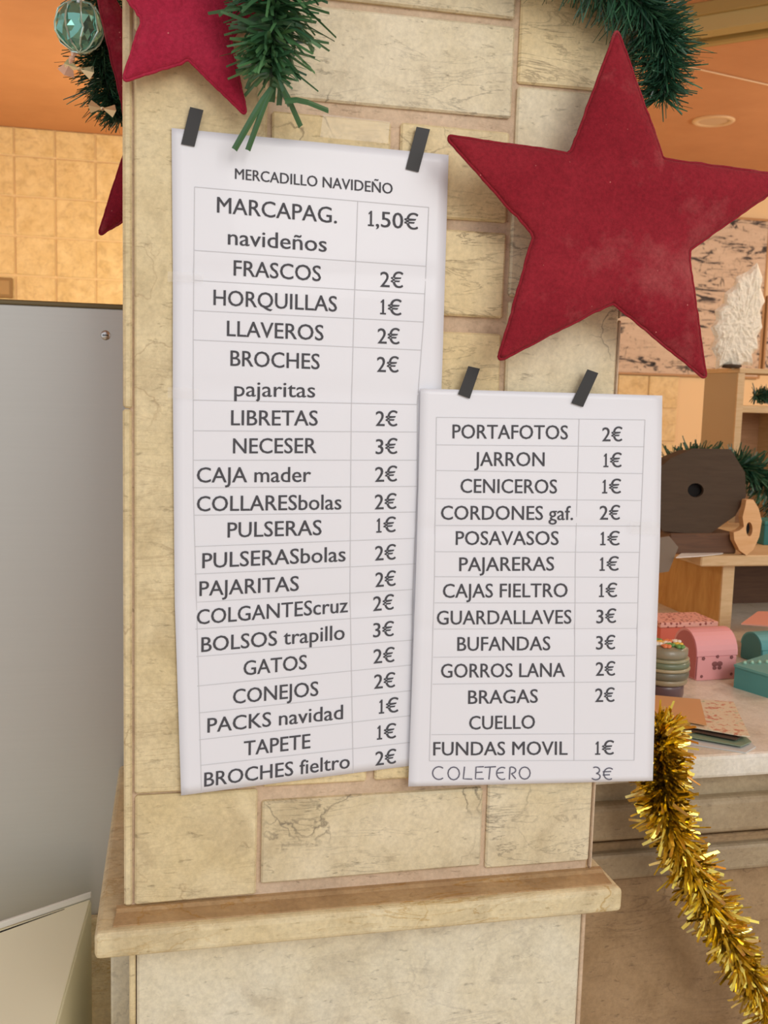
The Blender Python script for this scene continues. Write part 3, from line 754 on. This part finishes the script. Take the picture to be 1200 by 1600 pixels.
# ================================================================== GARLANDS
def garland(path, n, rad, ln, wd, m, name, label, cat, grp, taper=0.5, wire=M_wire, curl=.3, flat=0.0, kind='needles', zmin=None, back=None):
    P = spline(path, 60)
    low = min(P, key=lambda p: p.z)
    t = thing(name, label, cat, low, grp)
    bm = bmesh.new(); add_tube(bm, P, .0016, 6); obj('wire', bm, wire, t, True)
    bm = bmesh.new()
    for i in range(n):
        s_ = R.random() * 59; k = int(s_); p = P[k].lerp(P[k + 1], s_ - k); tn = (P[k + 1] - P[k]).normalized()
        u = tn.orthogonal().normalized(); v = tn.cross(u); a = R.uniform(0, 2 * math.pi)
        d_ = u * math.cos(a) + v * math.sin(a)
        d_ = (d_ + tn * R.uniform(-.2, .75)).normalized()
        l = ln * R.uniform(.6, 1.12) * (1 - taper * max(0, (s_ / 59 - .75) / .25))
        side = d_.cross(Vector([R.uniform(-1, 1) for _ in range(3)])).normalized() * wd * R.uniform(.6, 1.1) * .5
        bend = Vector((R.uniform(-1, 1), R.uniform(-1, 1), R.uniform(-1, .6))) * l * curl
        q0, q1, q2 = p, p + d_ * l * .55 + bend * .3, p + d_ * l + bend
        if flat is not None:
            for q in (q1, q2):
                if q.y > flat: q.y = flat - R.random() * .004
        if zmin is not None:
            for q in (q0, q1, q2): q.z = max(q.z, zmin + .002 + R.random() * .004)
            for q in (q0, q1, q2): q.y = min(q.y, back)
        a0 = [bm.verts.new(q0 + side), bm.verts.new(q0 - side)]; a1 = [bm.verts.new(q1 + side), bm.verts.new(q1 - side)]; a2 = [bm.verts.new(q2 + side * .7), bm.verts.new(q2 - side * .7)]
        bm.faces.new((a0[0], a0[1], a1[1], a1[0])); bm.faces.new((a1[0], a1[1], a2[1], a2[0]))
    o = obj(kind, bm, m, t); o['kind'] = 'stuff'
    return t
GG = 'green tinsel garlands hung on the pillar'
g2 = garland([W(400, -190, -.05), W(420, -90, -.055), W(432, -30, -.055), W(426, 50, -.053), W(424, 120, -.048)], 850, 0, .037, .0030, M_needle, 'garland',
        'green plastic garland ending in a loose sprig over the top of the long list', 'garland', GG, flat=-.031)
def blade(p0, p1, wpx, Y0, Y1, parent):
    a, b = W(*p0, Y0), W(*p1, Y1); m_ = a.lerp(b, .5) + Vector((0, -.004, .0015))
    s_ = (b - a).cross(Vector((0, 1, 0))).normalized() * wpx / 4000
    bm = bmesh.new(); P = [a, a.lerp(m_, .5) + Vector((0, -.001, .001)), m_, m_.lerp(b, .5), b]
    rows = [(bm.verts.new(q + s_), bm.verts.new(q + Vector((0, -.0012, 0))), bm.verts.new(q - s_)) for q in P]
    for r0, r1 in zip(rows, rows[1:]):
        for k in range(2): bm.faces.new((r0[k], r0[k + 1], r1[k + 1], r1[k]))
    obj('blade', bm, M_needle, parent)
for p0, p1, w_ in [((425, 138), (366, 234), 9), ((424, 140), (387, 235), 8), ((428, 120), (470, 198), 8), ((445, 158), (513, 173), 8), ((368, 112), (424, 116), 6), ((446, 70), (457, 112), 8),
                   ((462, 45), (490, 82), 8), ((420, 60), (385, 140), 6), ((432, 60), (424, 160), 10), ((440, 100), (436, 165), 8), ((400, 50), (372, 90), 6), ((415, 120), (382, 150), 5), ((426, 130), (452, 165), 7)]:
    blade(p0, p1, w_, -.045, -.022, g2)
garland([W(700, -170, -.05), W(820, -110, -.035), W(920, -45, -.032), W(985, -8, -.030), W(1030, 40, -.025), W(1040, 95, -.02), W(1034, 160, -.01)], 3200, 0, .030, .0014, M_needle_dark, 'garland',
        'dense dark green garland drooping behind the top point of the large star', 'garland', GG, taper=.25, flat=None)
g1 = garland([W(140, -140, .23), W(155, -40, .23), W(162, 40, .23), W(160, 95, .235), W(172, 150, .235), W(190, 190, .235)], 2200, 0, .031, .0013, M_needle_dark, 'garland',
        'dark green garland hanging left of the pillar behind the teal bauble', 'garland', GG, flat=None)
# teal bauble
b = W(124, 42, .20); br_ = .0205
t = thing('bauble', 'crinkled teal foil bauble hanging on the garland left of the pillar', 'bauble', (b.x, b.y, b.z - br_))
bm = bmesh.new(); bmesh.ops.create_icosphere(bm, subdivisions=3, radius=br_, matrix=Matrix.Translation(b))
for v in bm.verts:
    d_ = (v.co - b); v.co = b + d_ * (1 + .13 * noise.noise(d_ * 190) + R.uniform(-.02, .02))
obj('ball', bm, mat('teal_foil', (0.22, 0.50, 0.42), 0.22, 0.75), t)
bm = bmesh.new(); add_lathe(bm, b + Vector((0, 0, br_ * .9)), [(.005, 0), (.005, .005), (.002, .007)], 12); obj('cap', bm, M_screw, t)
bm = bmesh.new()
for k in range(9):
    a_ = k / 9 * 6.283; pp = [b + Vector((math.cos(a_) * math.sin(h) * br_ * 1.06, math.sin(a_) * math.sin(h) * br_ * 1.06, math.cos(h) * br_ * 1.06)) for h in [x * math.pi / 10 for x in range(11)]]
    pp = [q + Vector([R.uniform(-.001, .001)] * 3) for q in pp]; add_tube(bm, pp, .0009, 5)
obj('foil_ribs', bm, mat('pale_teal_foil', (0.6, 0.82, 0.74), 0.2, 0.6), t, label='pale crumpled ribs over the teal ball')
# small translucent ornaments
M_pinkfoil = mat('pale_pink_foil', (0.95, 0.62, 0.45), 0.3, 0.2)
M_goldfoil = mat('pale_gold_foil', (0.95, 0.80, 0.50), 0.2, 0.6)
for (px, py, dx, dy, sz, m_, lab) in ((112, 92, -12, 30, .009, M_pinkfoil, 'pale pink foil bow just below the teal bauble'), (124, 108, 20, 6, .007, M_goldfoil, 'small gold foil bow between the bauble and the garland'), (160, 170, 10, 2, .0065, M_goldfoil, 'tiny gold foil bow near the lower end of the left garland')):
    c0 = W(px, py, .205); t = thing('foil_bow', lab, 'ornament', c0 - Vector((0, 0, sz)), 'small foil bows on the left garland')
    ax = (W(px + dx, py + dy, .205) - c0).normalized(); sd = ax.cross(Vector((0, 1, 0)))
    for s_ in (1, -1):
        bm = bmesh.new()
        tip = [c0 + ax * s_ * sz * 1.6 + sd * sz * .9, c0 + ax * s_ * sz * 1.9 + Vector((0, -sz * .5, 0)), c0 + ax * s_ * sz * 1.5 - sd * sz * .9]
        vs = [bm.verts.new(c0 + Vector((0, -.001, 0)))] + [bm.verts.new(q) for q in tip] + [bm.verts.new(c0 + ax * s_ * sz + Vector((0, sz * .5, 0)))]
        for f in ((0, 1, 2), (0, 2, 3), (4, 1, 2), (4, 2, 3), (0, 1, 4), (0, 3, 4)): bm.faces.new([vs[k] for k in f])
        obj('loop', bm, m_, t)
    bm = bmesh.new(); bmesh.ops.create_icosphere(bm, subdivisions=1, radius=sz * .35, matrix=Matrix.Translation(c0)); obj('knot', bm, m_, t)

# gold tinsel
garland([WZ(1000, 1120, ZCT + .028), WZ(1030, 1150, ZCT + .03), W(1036, 1205, .062), W(1037, 1255, .05), W(1066, 1330, .05), W(1108, 1410, .05), W(1158, 1500, .05), W(1212, 1590, .05), W(1270, 1690, .05)],
        3400, 0, .0265, .0042, M_gold, 'tinsel_garland', 'shiny gold tinsel garland hanging over the counter edge at lower right', 'garland', None, taper=0, wire=M_goldwire, curl=.35, flat=.093, kind='foil_strips')

# ================================================================== GOODS ON COUNTER AND SHELVES
def poly_prism(pts, Y, d, hole=None):
    """outline in the photo at depth Y, thickness d, optional round hole (px,py,rx,ry)"""
    bm = bmesh.new()
    out = [W(x, y, Y) for x, y in pts]
    if not hole:
        add_prism(bm, out, (0, d, 0)); return bm
    n = 40; hx, hy, rx, ry = hole
    # resample the outline by angle around the hole
    def hit(a):
        dx, dy = math.cos(a), -math.sin(a); best = None
        for (x0, y0), (x1, y1) in zip(pts, pts[1:] + pts[:1]):
            ex_, ey_ = x1 - x0, y1 - y0; den = dx * ey_ - dy * ex_
            if abs(den) < 1e-9: continue
            t_ = ((x0 - hx) * ey_ - (y0 - hy) * ex_) / den; s_ = ((x0 - hx) * dy - (y0 - hy) * dx) / den
            if t_ > 0 and -1e-6 <= s_ <= 1 + 1e-6 and (best is None or t_ > best): best = t_
        return (hx + dx * best, hy + dy * best)
    angs = sorted([2 * math.pi * k / n for k in range(n)] + [math.atan2(-(y - hy), x - hx) % (2 * math.pi) for x, y in pts])
    O = [W(*hit(a), Y) for a in angs]; I = [W(hx + rx * math.cos(a), hy - ry * math.sin(a), Y) for a in angs]
    D_ = Vector((0, d, 0)); n = len(angs)
    o0 = [bm.verts.new(p) for p in O]; i0 = [bm.verts.new(p) for p in I]; o1 = [bm.verts.new(p + D_) for p in O]; i1 = [bm.verts.new(p + D_) for p in I]
    for k in range(n):
        j = (k + 1) % n
        for q in ((o0[k], o0[j], i0[j], i0[k]), (o1[k], i1[k], i1[j], o1[j]), (o0[k], o1[k], o1[j], o0[j]), (i0[k], i0[j], i1[j], i1[k])):
            try: bm.faces.new(q)
            except ValueError: pass
    return bm

# dark octagonal birdhouse on the low shelf unit
YH = .80
YH = next((y / 1000 for y in range(620, 1000, 2) if W(1090, 846, y / 1000).z >= TZ), .80); print('YH', YH, BD)
cxh = W(1088, 800, YH).x
t = thing('birdhouse', 'dark brown eight-sided wooden birdhouse with a round hole on the low shelf unit', 'birdhouse', (cxh, YH + .03, TZ))
octo = [(1048, 716), (1084, 701), (1142, 702), (1164, 738), (1166, 775), (1149, 806), (1106, 836), (1036, 830), (1012, 800), (1014, 745)]
obj('front_board', poly_prism(octo, YH, .006, (1087, 766, 12.5, 11)), M_brown, t)
cxp, cyp = 1088, 768
small = [(cxp + (x - cxp) * .93, cyp + (y - cyp) * .93) for x, y in octo]
obj('body', poly_prism(small, YH + .012, .045), M_brown, t)
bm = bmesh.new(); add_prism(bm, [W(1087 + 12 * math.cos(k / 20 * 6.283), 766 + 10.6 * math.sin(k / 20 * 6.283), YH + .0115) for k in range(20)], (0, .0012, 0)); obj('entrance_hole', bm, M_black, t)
a_, b_ = W(1045, 836, YH), W(1150, 836, YH)
obj('foot', box((a_.x, YH - .004, TZ), (b_.x, YH + .058, a_.z + .003), .002), M_wooddark, t)
# wooden round-bellied bird shape
YW = next((y / 1000 for y in range(600, 900, 2) if W(1167, 860, y / 1000).z >= TZ), .66); print('YW', YW)
pw = [(1167, 772), (1178, 772), (1186, 785), (1191, 805), (1187, 830), (1178, 850), (1167, 859), (1156, 851), (1148, 835), (1147, 823), (1156, 820), (1163, 814), (1161, 799), (1165, 783)]
sh = W(1167, 859, YW).z - TZ
bm = poly_prism([(x, y) for x, y in pw], YW, .012, (1171.5, 818, 5, 11))
for v in bm.verts: v.co.z -= sh
c0 = W(1171.5, 818, YW); c0.z -= sh
t = thing('wooden_cutout', 'peach plywood bird-shaped cutout with an oval hole beside the dark birdhouse', 'ornament', (c0.x, YW, TZ))
obj('board', bm, wood('peach_plywood', (0.72, 0.40, 0.16), (0.82, 0.50, 0.24)), t)
bm = bmesh.new(); add_prism(bm, [c0 + Vector((.0052 * math.cos(k / 16 * 6.283), .008, .0107 * math.sin(k / 16 * 6.283))) for k in range(16)], (0, .002, 0)); obj('hole_shade_disc', bm, M_black, t)  # black disc paints the dark background seen through the open hole
pA = W(1193, 850, .70); bt = box((pA.x, .70, TZ), (pA.x + .06, .75, TZ + .034), .001)
t = thing('gift_box', 'small deep teal box at the right edge standing behind the plywood cutout', 'box', (pA.x + .03, .725, TZ))
obj('body', bt, mat('deep_teal_paint', (0.02, 0.16, 0.15), 0.6), t); obj('lid', box((pA.x - .001, .699, TZ + .034), (pA.x + .061, .751, TZ + .040), .001), mat('deep_teal_lid', (0.03, 0.20, 0.18), 0.6), t)
# grey-brown folded stand left of it and papers lying on the board
M_taupe = mat('taupe_card', (0.22, 0.17, 0.12), 0.7)
q = [(1018, 842), (1046, 838), (1060, 855), (1045, 893), (1018, 897)]
bm = poly_prism(q, BF - .005, .003)
tag(obj('price_card', bm, M_taupe), 'taupe card hanging over the front of the low shelf unit beside the list', 'card')
def flat_poly(pts, z, th): 
    bm = bmesh.new(); add_prism(bm, [WZ(x, y, z) for x, y in pts], (0, 0, th)); return bm
bm = flat_poly([(1056, 872), (1076, 856), (1140, 848), (1150, 851), (1128, 866), (1090, 870)], TZ + .0008, .001)
tag(obj('paper_slip', bm, M_boxw), 'white paper slip lying on the low shelf unit below the birdhouse', 'paper')

# garland sprays behind the birdhouse / on the tall shelving
def heap(path, n, ln, label, wd=.003, m=M_needle_dark, zmin=None, back=None):
    return garland(path, n, 0, ln, wd, m, 'garland', label, 'garland', 'green garlands on the shelves', taper=0, flat=None, curl=.2, zmin=zmin, back=back)
heap([Vector((W(985, 800, .93).x, .93, TZ + .02)), W(1010, 765, .93), W(1050, 732, .93), W(1090, 716, .93), W(1130, 733, .93), W(1165, 728, .93), W(1190, 750, .93), W(1225, 795, .93), Vector((W(1250, 820, .93).x, .93, TZ + .02))], 1800, .042, 'green leafy garland lying behind the dark birdhouse', .004, zmin=TZ, back=1.08)
heap([Vector((W(1178, 620, D2 + .06).x, D2 + .06, s2t + .022)), Vector((W(1230, 620, D2 + .06).x, D2 + .06, s2t + .022)), Vector((W(1300, 620, D2 + .06).x, D2 + .06, s2t + .022))], 900, .022, 'green garland filling the upper shelf of the tall shelving', zmin=s2t, back=D2 + ub - .014)

# cream glitter tree on top of the tall shelving
YT = D2 + .02
outl = [(1183, 410), (1191, 432), (1188, 448), (1195, 470), (1187, 486), (1191, 512), (1181, 528), (1184, 545), (1172, 556), (1175, 572), (1160, 570), (1148, 580), (1136, 570), (1118, 577), (1119, 558), (1111, 545), (1117, 528), (1110, 512), (1119, 500), (1117, 485), (1130, 474), (1132, 458), (1145, 448), (1151, 432), (1168, 424)]
P = [W(x, y, YT) for x, y in outl]; cen = W(1152, 505, YT)
t = thing('glitter_tree', 'cream white glittery tree ornament leaning right before the ink canvas', 'ornament', (cen.x, YT, uz + .01))
bm = bmesh.new()
for sgn in (1, -1):
    rings = []
    for j in range(12):
        k_ = 1 - j / 12; ring = []
        for i in range(len(P) * 3):
            a, b_ = P[i // 3], P[(i // 3 + 1) % len(P)]; p = a.lerp(b_, (i % 3) / 3); q = cen.lerp(p, k_)
            h = .014 * math.sqrt(max(0, 1 - k_ ** 4)) + (0 if j == 0 else .004 * noise.noise(q * 150))
            ring.append(bm.verts.new(q + Vector((0, -sgn * h, 0))))
        rings.append(ring)
    for a, b_ in zip(rings, rings[1:]):
        for k in range(len(a)): bm.faces.new((a[k], a[(k + 1) % len(a)], b_[(k + 1) % len(a)], b_[k]))
    bm.faces.new(rings[-1])
bmesh.ops.remove_doubles(bm, verts=bm.verts, dist=1e-6)
M_glit = mat('cream_glitter', (0.95, 0.90, 0.74), 0.5, 0.0, 0.6)
v = coords(M_glit); bump(M_glit, noise_tex(M_glit, v, 200, 3), 0.9, .004)
obj('crown', bm, M_glit, t)
bm = bmesh.new(); add_tube(bm, [Vector((cen.x - .008, YT, uz + .016)), W(1146, 560, YT)], .003, 8); obj('stem', bm, M_wood, t)
bm = bmesh.new(); add_lathe(bm, (cen.x - .008, YT, uz + .010), [(.016, 0), (.022, .004), (.020, .007), (.004, .008)], 24); obj('dish', bm, M_brown, t, True)

# pink chest with a barrel lid
def chest(name, label, px, py, wpx, hpx, dep, yaw, m, m_end, grp, marks=True):
    p = WZ(px, py, ZCT)                       # front bottom left corner
    sc_ = (p.y + .8) / F; wd, ht = wpx * sc_, hpx * sc_
    t = thing(name, label, 'box', p, grp); 
    ux_ = Vector((math.cos(yaw), math.sin(yaw), 0)); uy_ = Vector((-math.sin(yaw), math.cos(yaw), 0)); Z = Vector((0, 0, 1))
    P = lambda a, b_, c_: p + ux_ * a + uy_ * b_ + Z * c_
    hb = ht * .5
    bm = bmesh.new(); add_prism(bm, [P(0, 0, 0), P(0, dep, 0), P(0, dep, hb), P(0, 0, hb)], ux_ * wd); bmesh.ops.bevel(bm, geom=list(bm.edges), offset=.0008, segments=1, affect='EDGES')
    obj('body', bm, m, t)
    prof = [(0 + dep / 2 - dep / 2 * math.cos(k / 14 * math.pi), hb + .0006 + (ht - hb) * math.sin(k / 14 * math.pi)) for k in range(15)]
    bm = bmesh.new(); add_prism(bm, [P(-.0012, a, c_) for a, c_ in prof], ux_ * (wd + .0024)); obj('lid', bm, m, t)
    bm = bmesh.new(); add_prism(bm, [P(-.0022, .003 + (a - .003) * .93, .002 + (c_ - .002) * .95) for a, c_ in [(0.001, .003), (dep, .003)] + prof[::-1]], ux_ * .0008)
    obj('end_panel', bm, m_end, t, label='darker rose end panel' if marks else None)
    if marks:
        mk = mat('plum_print', (0.24, 0.08, 0.08), 0.7)
        for a, c_, s_ in ((.14, .52, .0022), (.86, .52, .0022), (.12, .10, .0018), (.88, .12, .0018), (.5, .55, .002)):
            bm = bmesh.new()
            for k in range(5):
                th = k / 5 * 6.283; bmesh.ops.create_uvsphere(bm, u_segments=8, v_segments=5, radius=s_ * .5, matrix=Matrix.Translation(P(a * wd + math.cos(th) * s_ * .7, -.0006, c_ * ht * .9 + math.sin(th) * s_ * .7)) @ Matrix.Diagonal((1, .3, 1, 1)))
            obj('printed_flower', bm, mk, t)
        bm = bmesh.new()
        for sx, sz_ in ((1, 1), (-1, 1), (1, -1), (-1, -1)):
            bmesh.ops.create_uvsphere(bm, u_segments=10, v_segments=6, radius=.0042 if sz_ > 0 else .003, matrix=Matrix.Translation(P(wd * .5 + sx * .0036, -.0008, ht * .30 + sz_ * .0026)) @ Matrix.Diagonal((1, .2, .8, 1)))
        obj('printed_butterfly', bm, mk, t)
    return t
M_pink = mat('rose_pink_card', (0.80, 0.36, 0.36), 0.5); M_pinkd = mat('deep_rose_card', (0.52, 0.15, 0.15), 0.6)
M_teal = mat('teal_card', (0.09, 0.33, 0.33), 0.5); M_teald = mat('deep_teal_card', (0.04, 0.19, 0.19), 0.6)
chest('gift_chest', 'rose pink card chest with rounded lid and printed flowers on the counter', 1088, 1064, 80, 86, .056, .06, M_pink, M_pinkd, 'card chests on the counter')
chest('gift_chest', 'teal card chest with rounded lid right behind the plain teal box', 1190, 1040, 80, 54, .045, .10, M_teal, M_teald, 'card chests on the counter', False)
# plain teal box
p = WZ(1200, 1090, ZCT)
bm = bmesh.new()
pA, pB, pC = WZ(1146, 1074, ZCT), WZ(1200, 1091, ZCT), WZ(1262, 1068, ZCT); pD = pA + pC - pB
t = thing('gift_box', 'plain teal card box with lid nearest the right edge of the counter', 'box', ((pA.x + pC.x) / 2, (pA.y + pC.y) / 2, ZCT), 'card boxes on the counter')
hb = 40 * (p.y + .8) / F
add_prism(bm, [pA, pB, pC, pD], (0, 0, hb)); obj('body', bm, M_teal, t)
cc = (pA + pC) / 2
bm = bmesh.new(); add_prism(bm, [cc + (v_ - cc) * 1.03 + Vector((0, 0, hb)) for v_ in (pA, pB, pC, pD)], (0, 0, .003)); obj('lid', bm, mat('light_teal_card', (0.14, 0.40, 0.38), 0.5), t)
for k in range(4):
    bm = bmesh.new(); c0 = cc.lerp(pA, .75 - k * .12) + Vector((.004 * k, 0, hb + .0045)); bmesh.ops.create_icosphere(bm, subdivisions=1, radius=.0028, matrix=Matrix.Translation(c0)); obj('lid_bead', bm, mat('pale_green_bead', (0.35, 0.6, 0.45), 0.4), t)
# patterned pink box behind
pA = WZ(1030, 1012, ZCT); pB = WZ(1118, 1010, ZCT)
sc_ = (pA.y + .8) / F
t = thing('gift_box', 'coral dotted card box with pink patterned lid behind the rose chest', 'box', ((pA.x + pB.x) / 2, pA.y, ZCT), 'card boxes on the counter')
hb = 36 * sc_
obj('body', box((pA.x, pA.y, ZCT), (pB.x, pA.y + .06, ZCT + hb), .001), mat('coral_card', (0.72, 0.16, 0.10), 0.5), t)
m = mat('dotted_pink_print', (0.8, 0.5, 0.4), 0.6); vo = N(m, 'ShaderNodeTexVoronoi'); vo.inputs['Scale'].default_value = 170; L(m, coords(m), vo.inputs['Vector'])
base(m, ramp(m, vo.outputs['Distance'], [(0.25, (0.30, 0.06, 0.05)), (0.4, (0.82, 0.42, 0.34))]))
obj('lid', box((pA.x - .002, pA.y - .003, ZCT + hb), (pB.x + .002, pA.y + .062, ZCT + hb + 9 * sc_), .001), m, t)
# pink card leaning on top of the teal chest
pA = W(1157, 984, .62)
zt_ = ZCT + 54 * (WZ(1190, 1040, ZCT).y + .8) / F + .0012
bm = bmesh.new(); add_prism(bm, [WZ(1158, 976, zt_), WZ(1184, 957, zt_), WZ(1260, 957, zt_), WZ(1262, 984, zt_)], (0, 0, .0018))
tag(obj('gift_card', bm, mat('salmon_card', (0.75, 0.33, 0.24), 0.6)), 'salmon pink card lying on the teal chest at the right edge', 'card')

# layered round jar with flowers
p = WZ(1036, 1086, ZCT); sc_ = (p.y + .8) / F; r_ = 43 * sc_
t = thing('round_jar', 'round jar of grey and green layers with a flowered top beside the price list', 'jar', (p.x, p.y, ZCT))
layers = [(0, 26, (0.14, 0.08, 0.08), 'base', .80), (26, 36, (0.34, 0.27, 0.16), 'layer', .92), (36, 50, (0.16, 0.15, 0.10), 'layer', .97), (50, 56, (0.40, 0.34, 0.20), 'layer', 1.0), (56, 66, (0.16, 0.20, 0.12), 'layer', .98), (66, 72, (0.30, 0.30, 0.18), 'layer', .95), (72, 92, (0.27, 0.24, 0.16), 'lid', .88)]
for z0, z1, col, nm, rr in layers:
    bm = bmesh.new(); e = .6 * sc_
    z0_, z1_ = z0 * sc_, z1 * sc_; R_ = r_ * rr
    top = R_ if nm != 'lid' else R_ * .8
    add_lathe(bm, (p.x, p.y, ZCT), [(R_ * .96, z0_), (R_, z0_ + (z1_ - z0_) * .25), (R_, z0_ + (z1_ - z0_) * .75), (top * .96, z1_)], 36)
    obj(nm, bm, mat('jar_' + nm, col, 0.35, coat=.3), t, True)
for k in range(11):
    a_ = k * 2.4; rr = r_ * .7 * math.sqrt(k / 11)
    c0 = Vector((p.x + rr * math.cos(a_), p.y + rr * math.sin(a_), ZCT + 94 * sc_)); col = [(0.85, 0.8, 0.7), (0.85, 0.55, 0.08), (0.15, 0.35, 0.10), (0.8, 0.25, 0.1)][k % 4]
    bm = bmesh.new()
    for q in range(5): bmesh.ops.create_uvsphere(bm, u_segments=8, v_segments=5, radius=.0032, matrix=Matrix.Translation(c0 + Vector((math.cos(q * 1.257) * .0035, math.sin(q * 1.257) * .0035, 0))) @ Matrix.Diagonal((1, 1, .6, 1)))
    obj('flower', bm, mat('flower_colour', col, 0.6), t, True)

# greeting cards in a slanting pile
GC = 'greeting cards in the pile on the counter'
def card(pts, z, col, label, m=None, th=.0011):
    return tag(obj('greeting_card', flat_poly(pts, ZCT + z, th), m or mat('card_stock', col, 0.5)), label, 'card', GC)
mf = mat('floral_card', (0.75, 0.66, 0.5), 0.5); v = coords(mf)
base(mf, ramp(mf, noise_tex(mf, v, 130, 3), [(0.38, (0.60, 0.25, 0.16)), (0.46, (0.76, 0.66, 0.46)), (0.62, (0.76, 0.68, 0.50)), (0.7, (0.45, 0.50, 0.30))]))
card([(985, 1122), (1166, 1156), (1181, 1168), (1165, 1177), (985, 1150)], 0.0002, (0.60, 0.62, 0.60), 'silvery white card at the bottom of the pile beside the tinsel')
card([(985, 1114), (1160, 1148), (1174, 1160), (1158, 1167), (985, 1136)], .0032, (0.22, 0.30, 0.20), 'dull green card second from the bottom of the pile')
card([(985, 1100), (1150, 1140), (1162, 1150), (1150, 1157), (985, 1124)], .0062, (0.08, 0.05, 0.035), 'dark brown card in the middle of the pile')
card([(985, 1086), (1146, 1098), (1172, 1152), (1154, 1150), (985, 1120)], .0092, None, 'cream floral print card near the top of the pile', mf)
card([(985, 1084), (1094, 1094), (1104, 1134), (985, 1112)], .0122, (0.68, 0.38, 0.17), 'tan orange card on top of the pile next to the list')
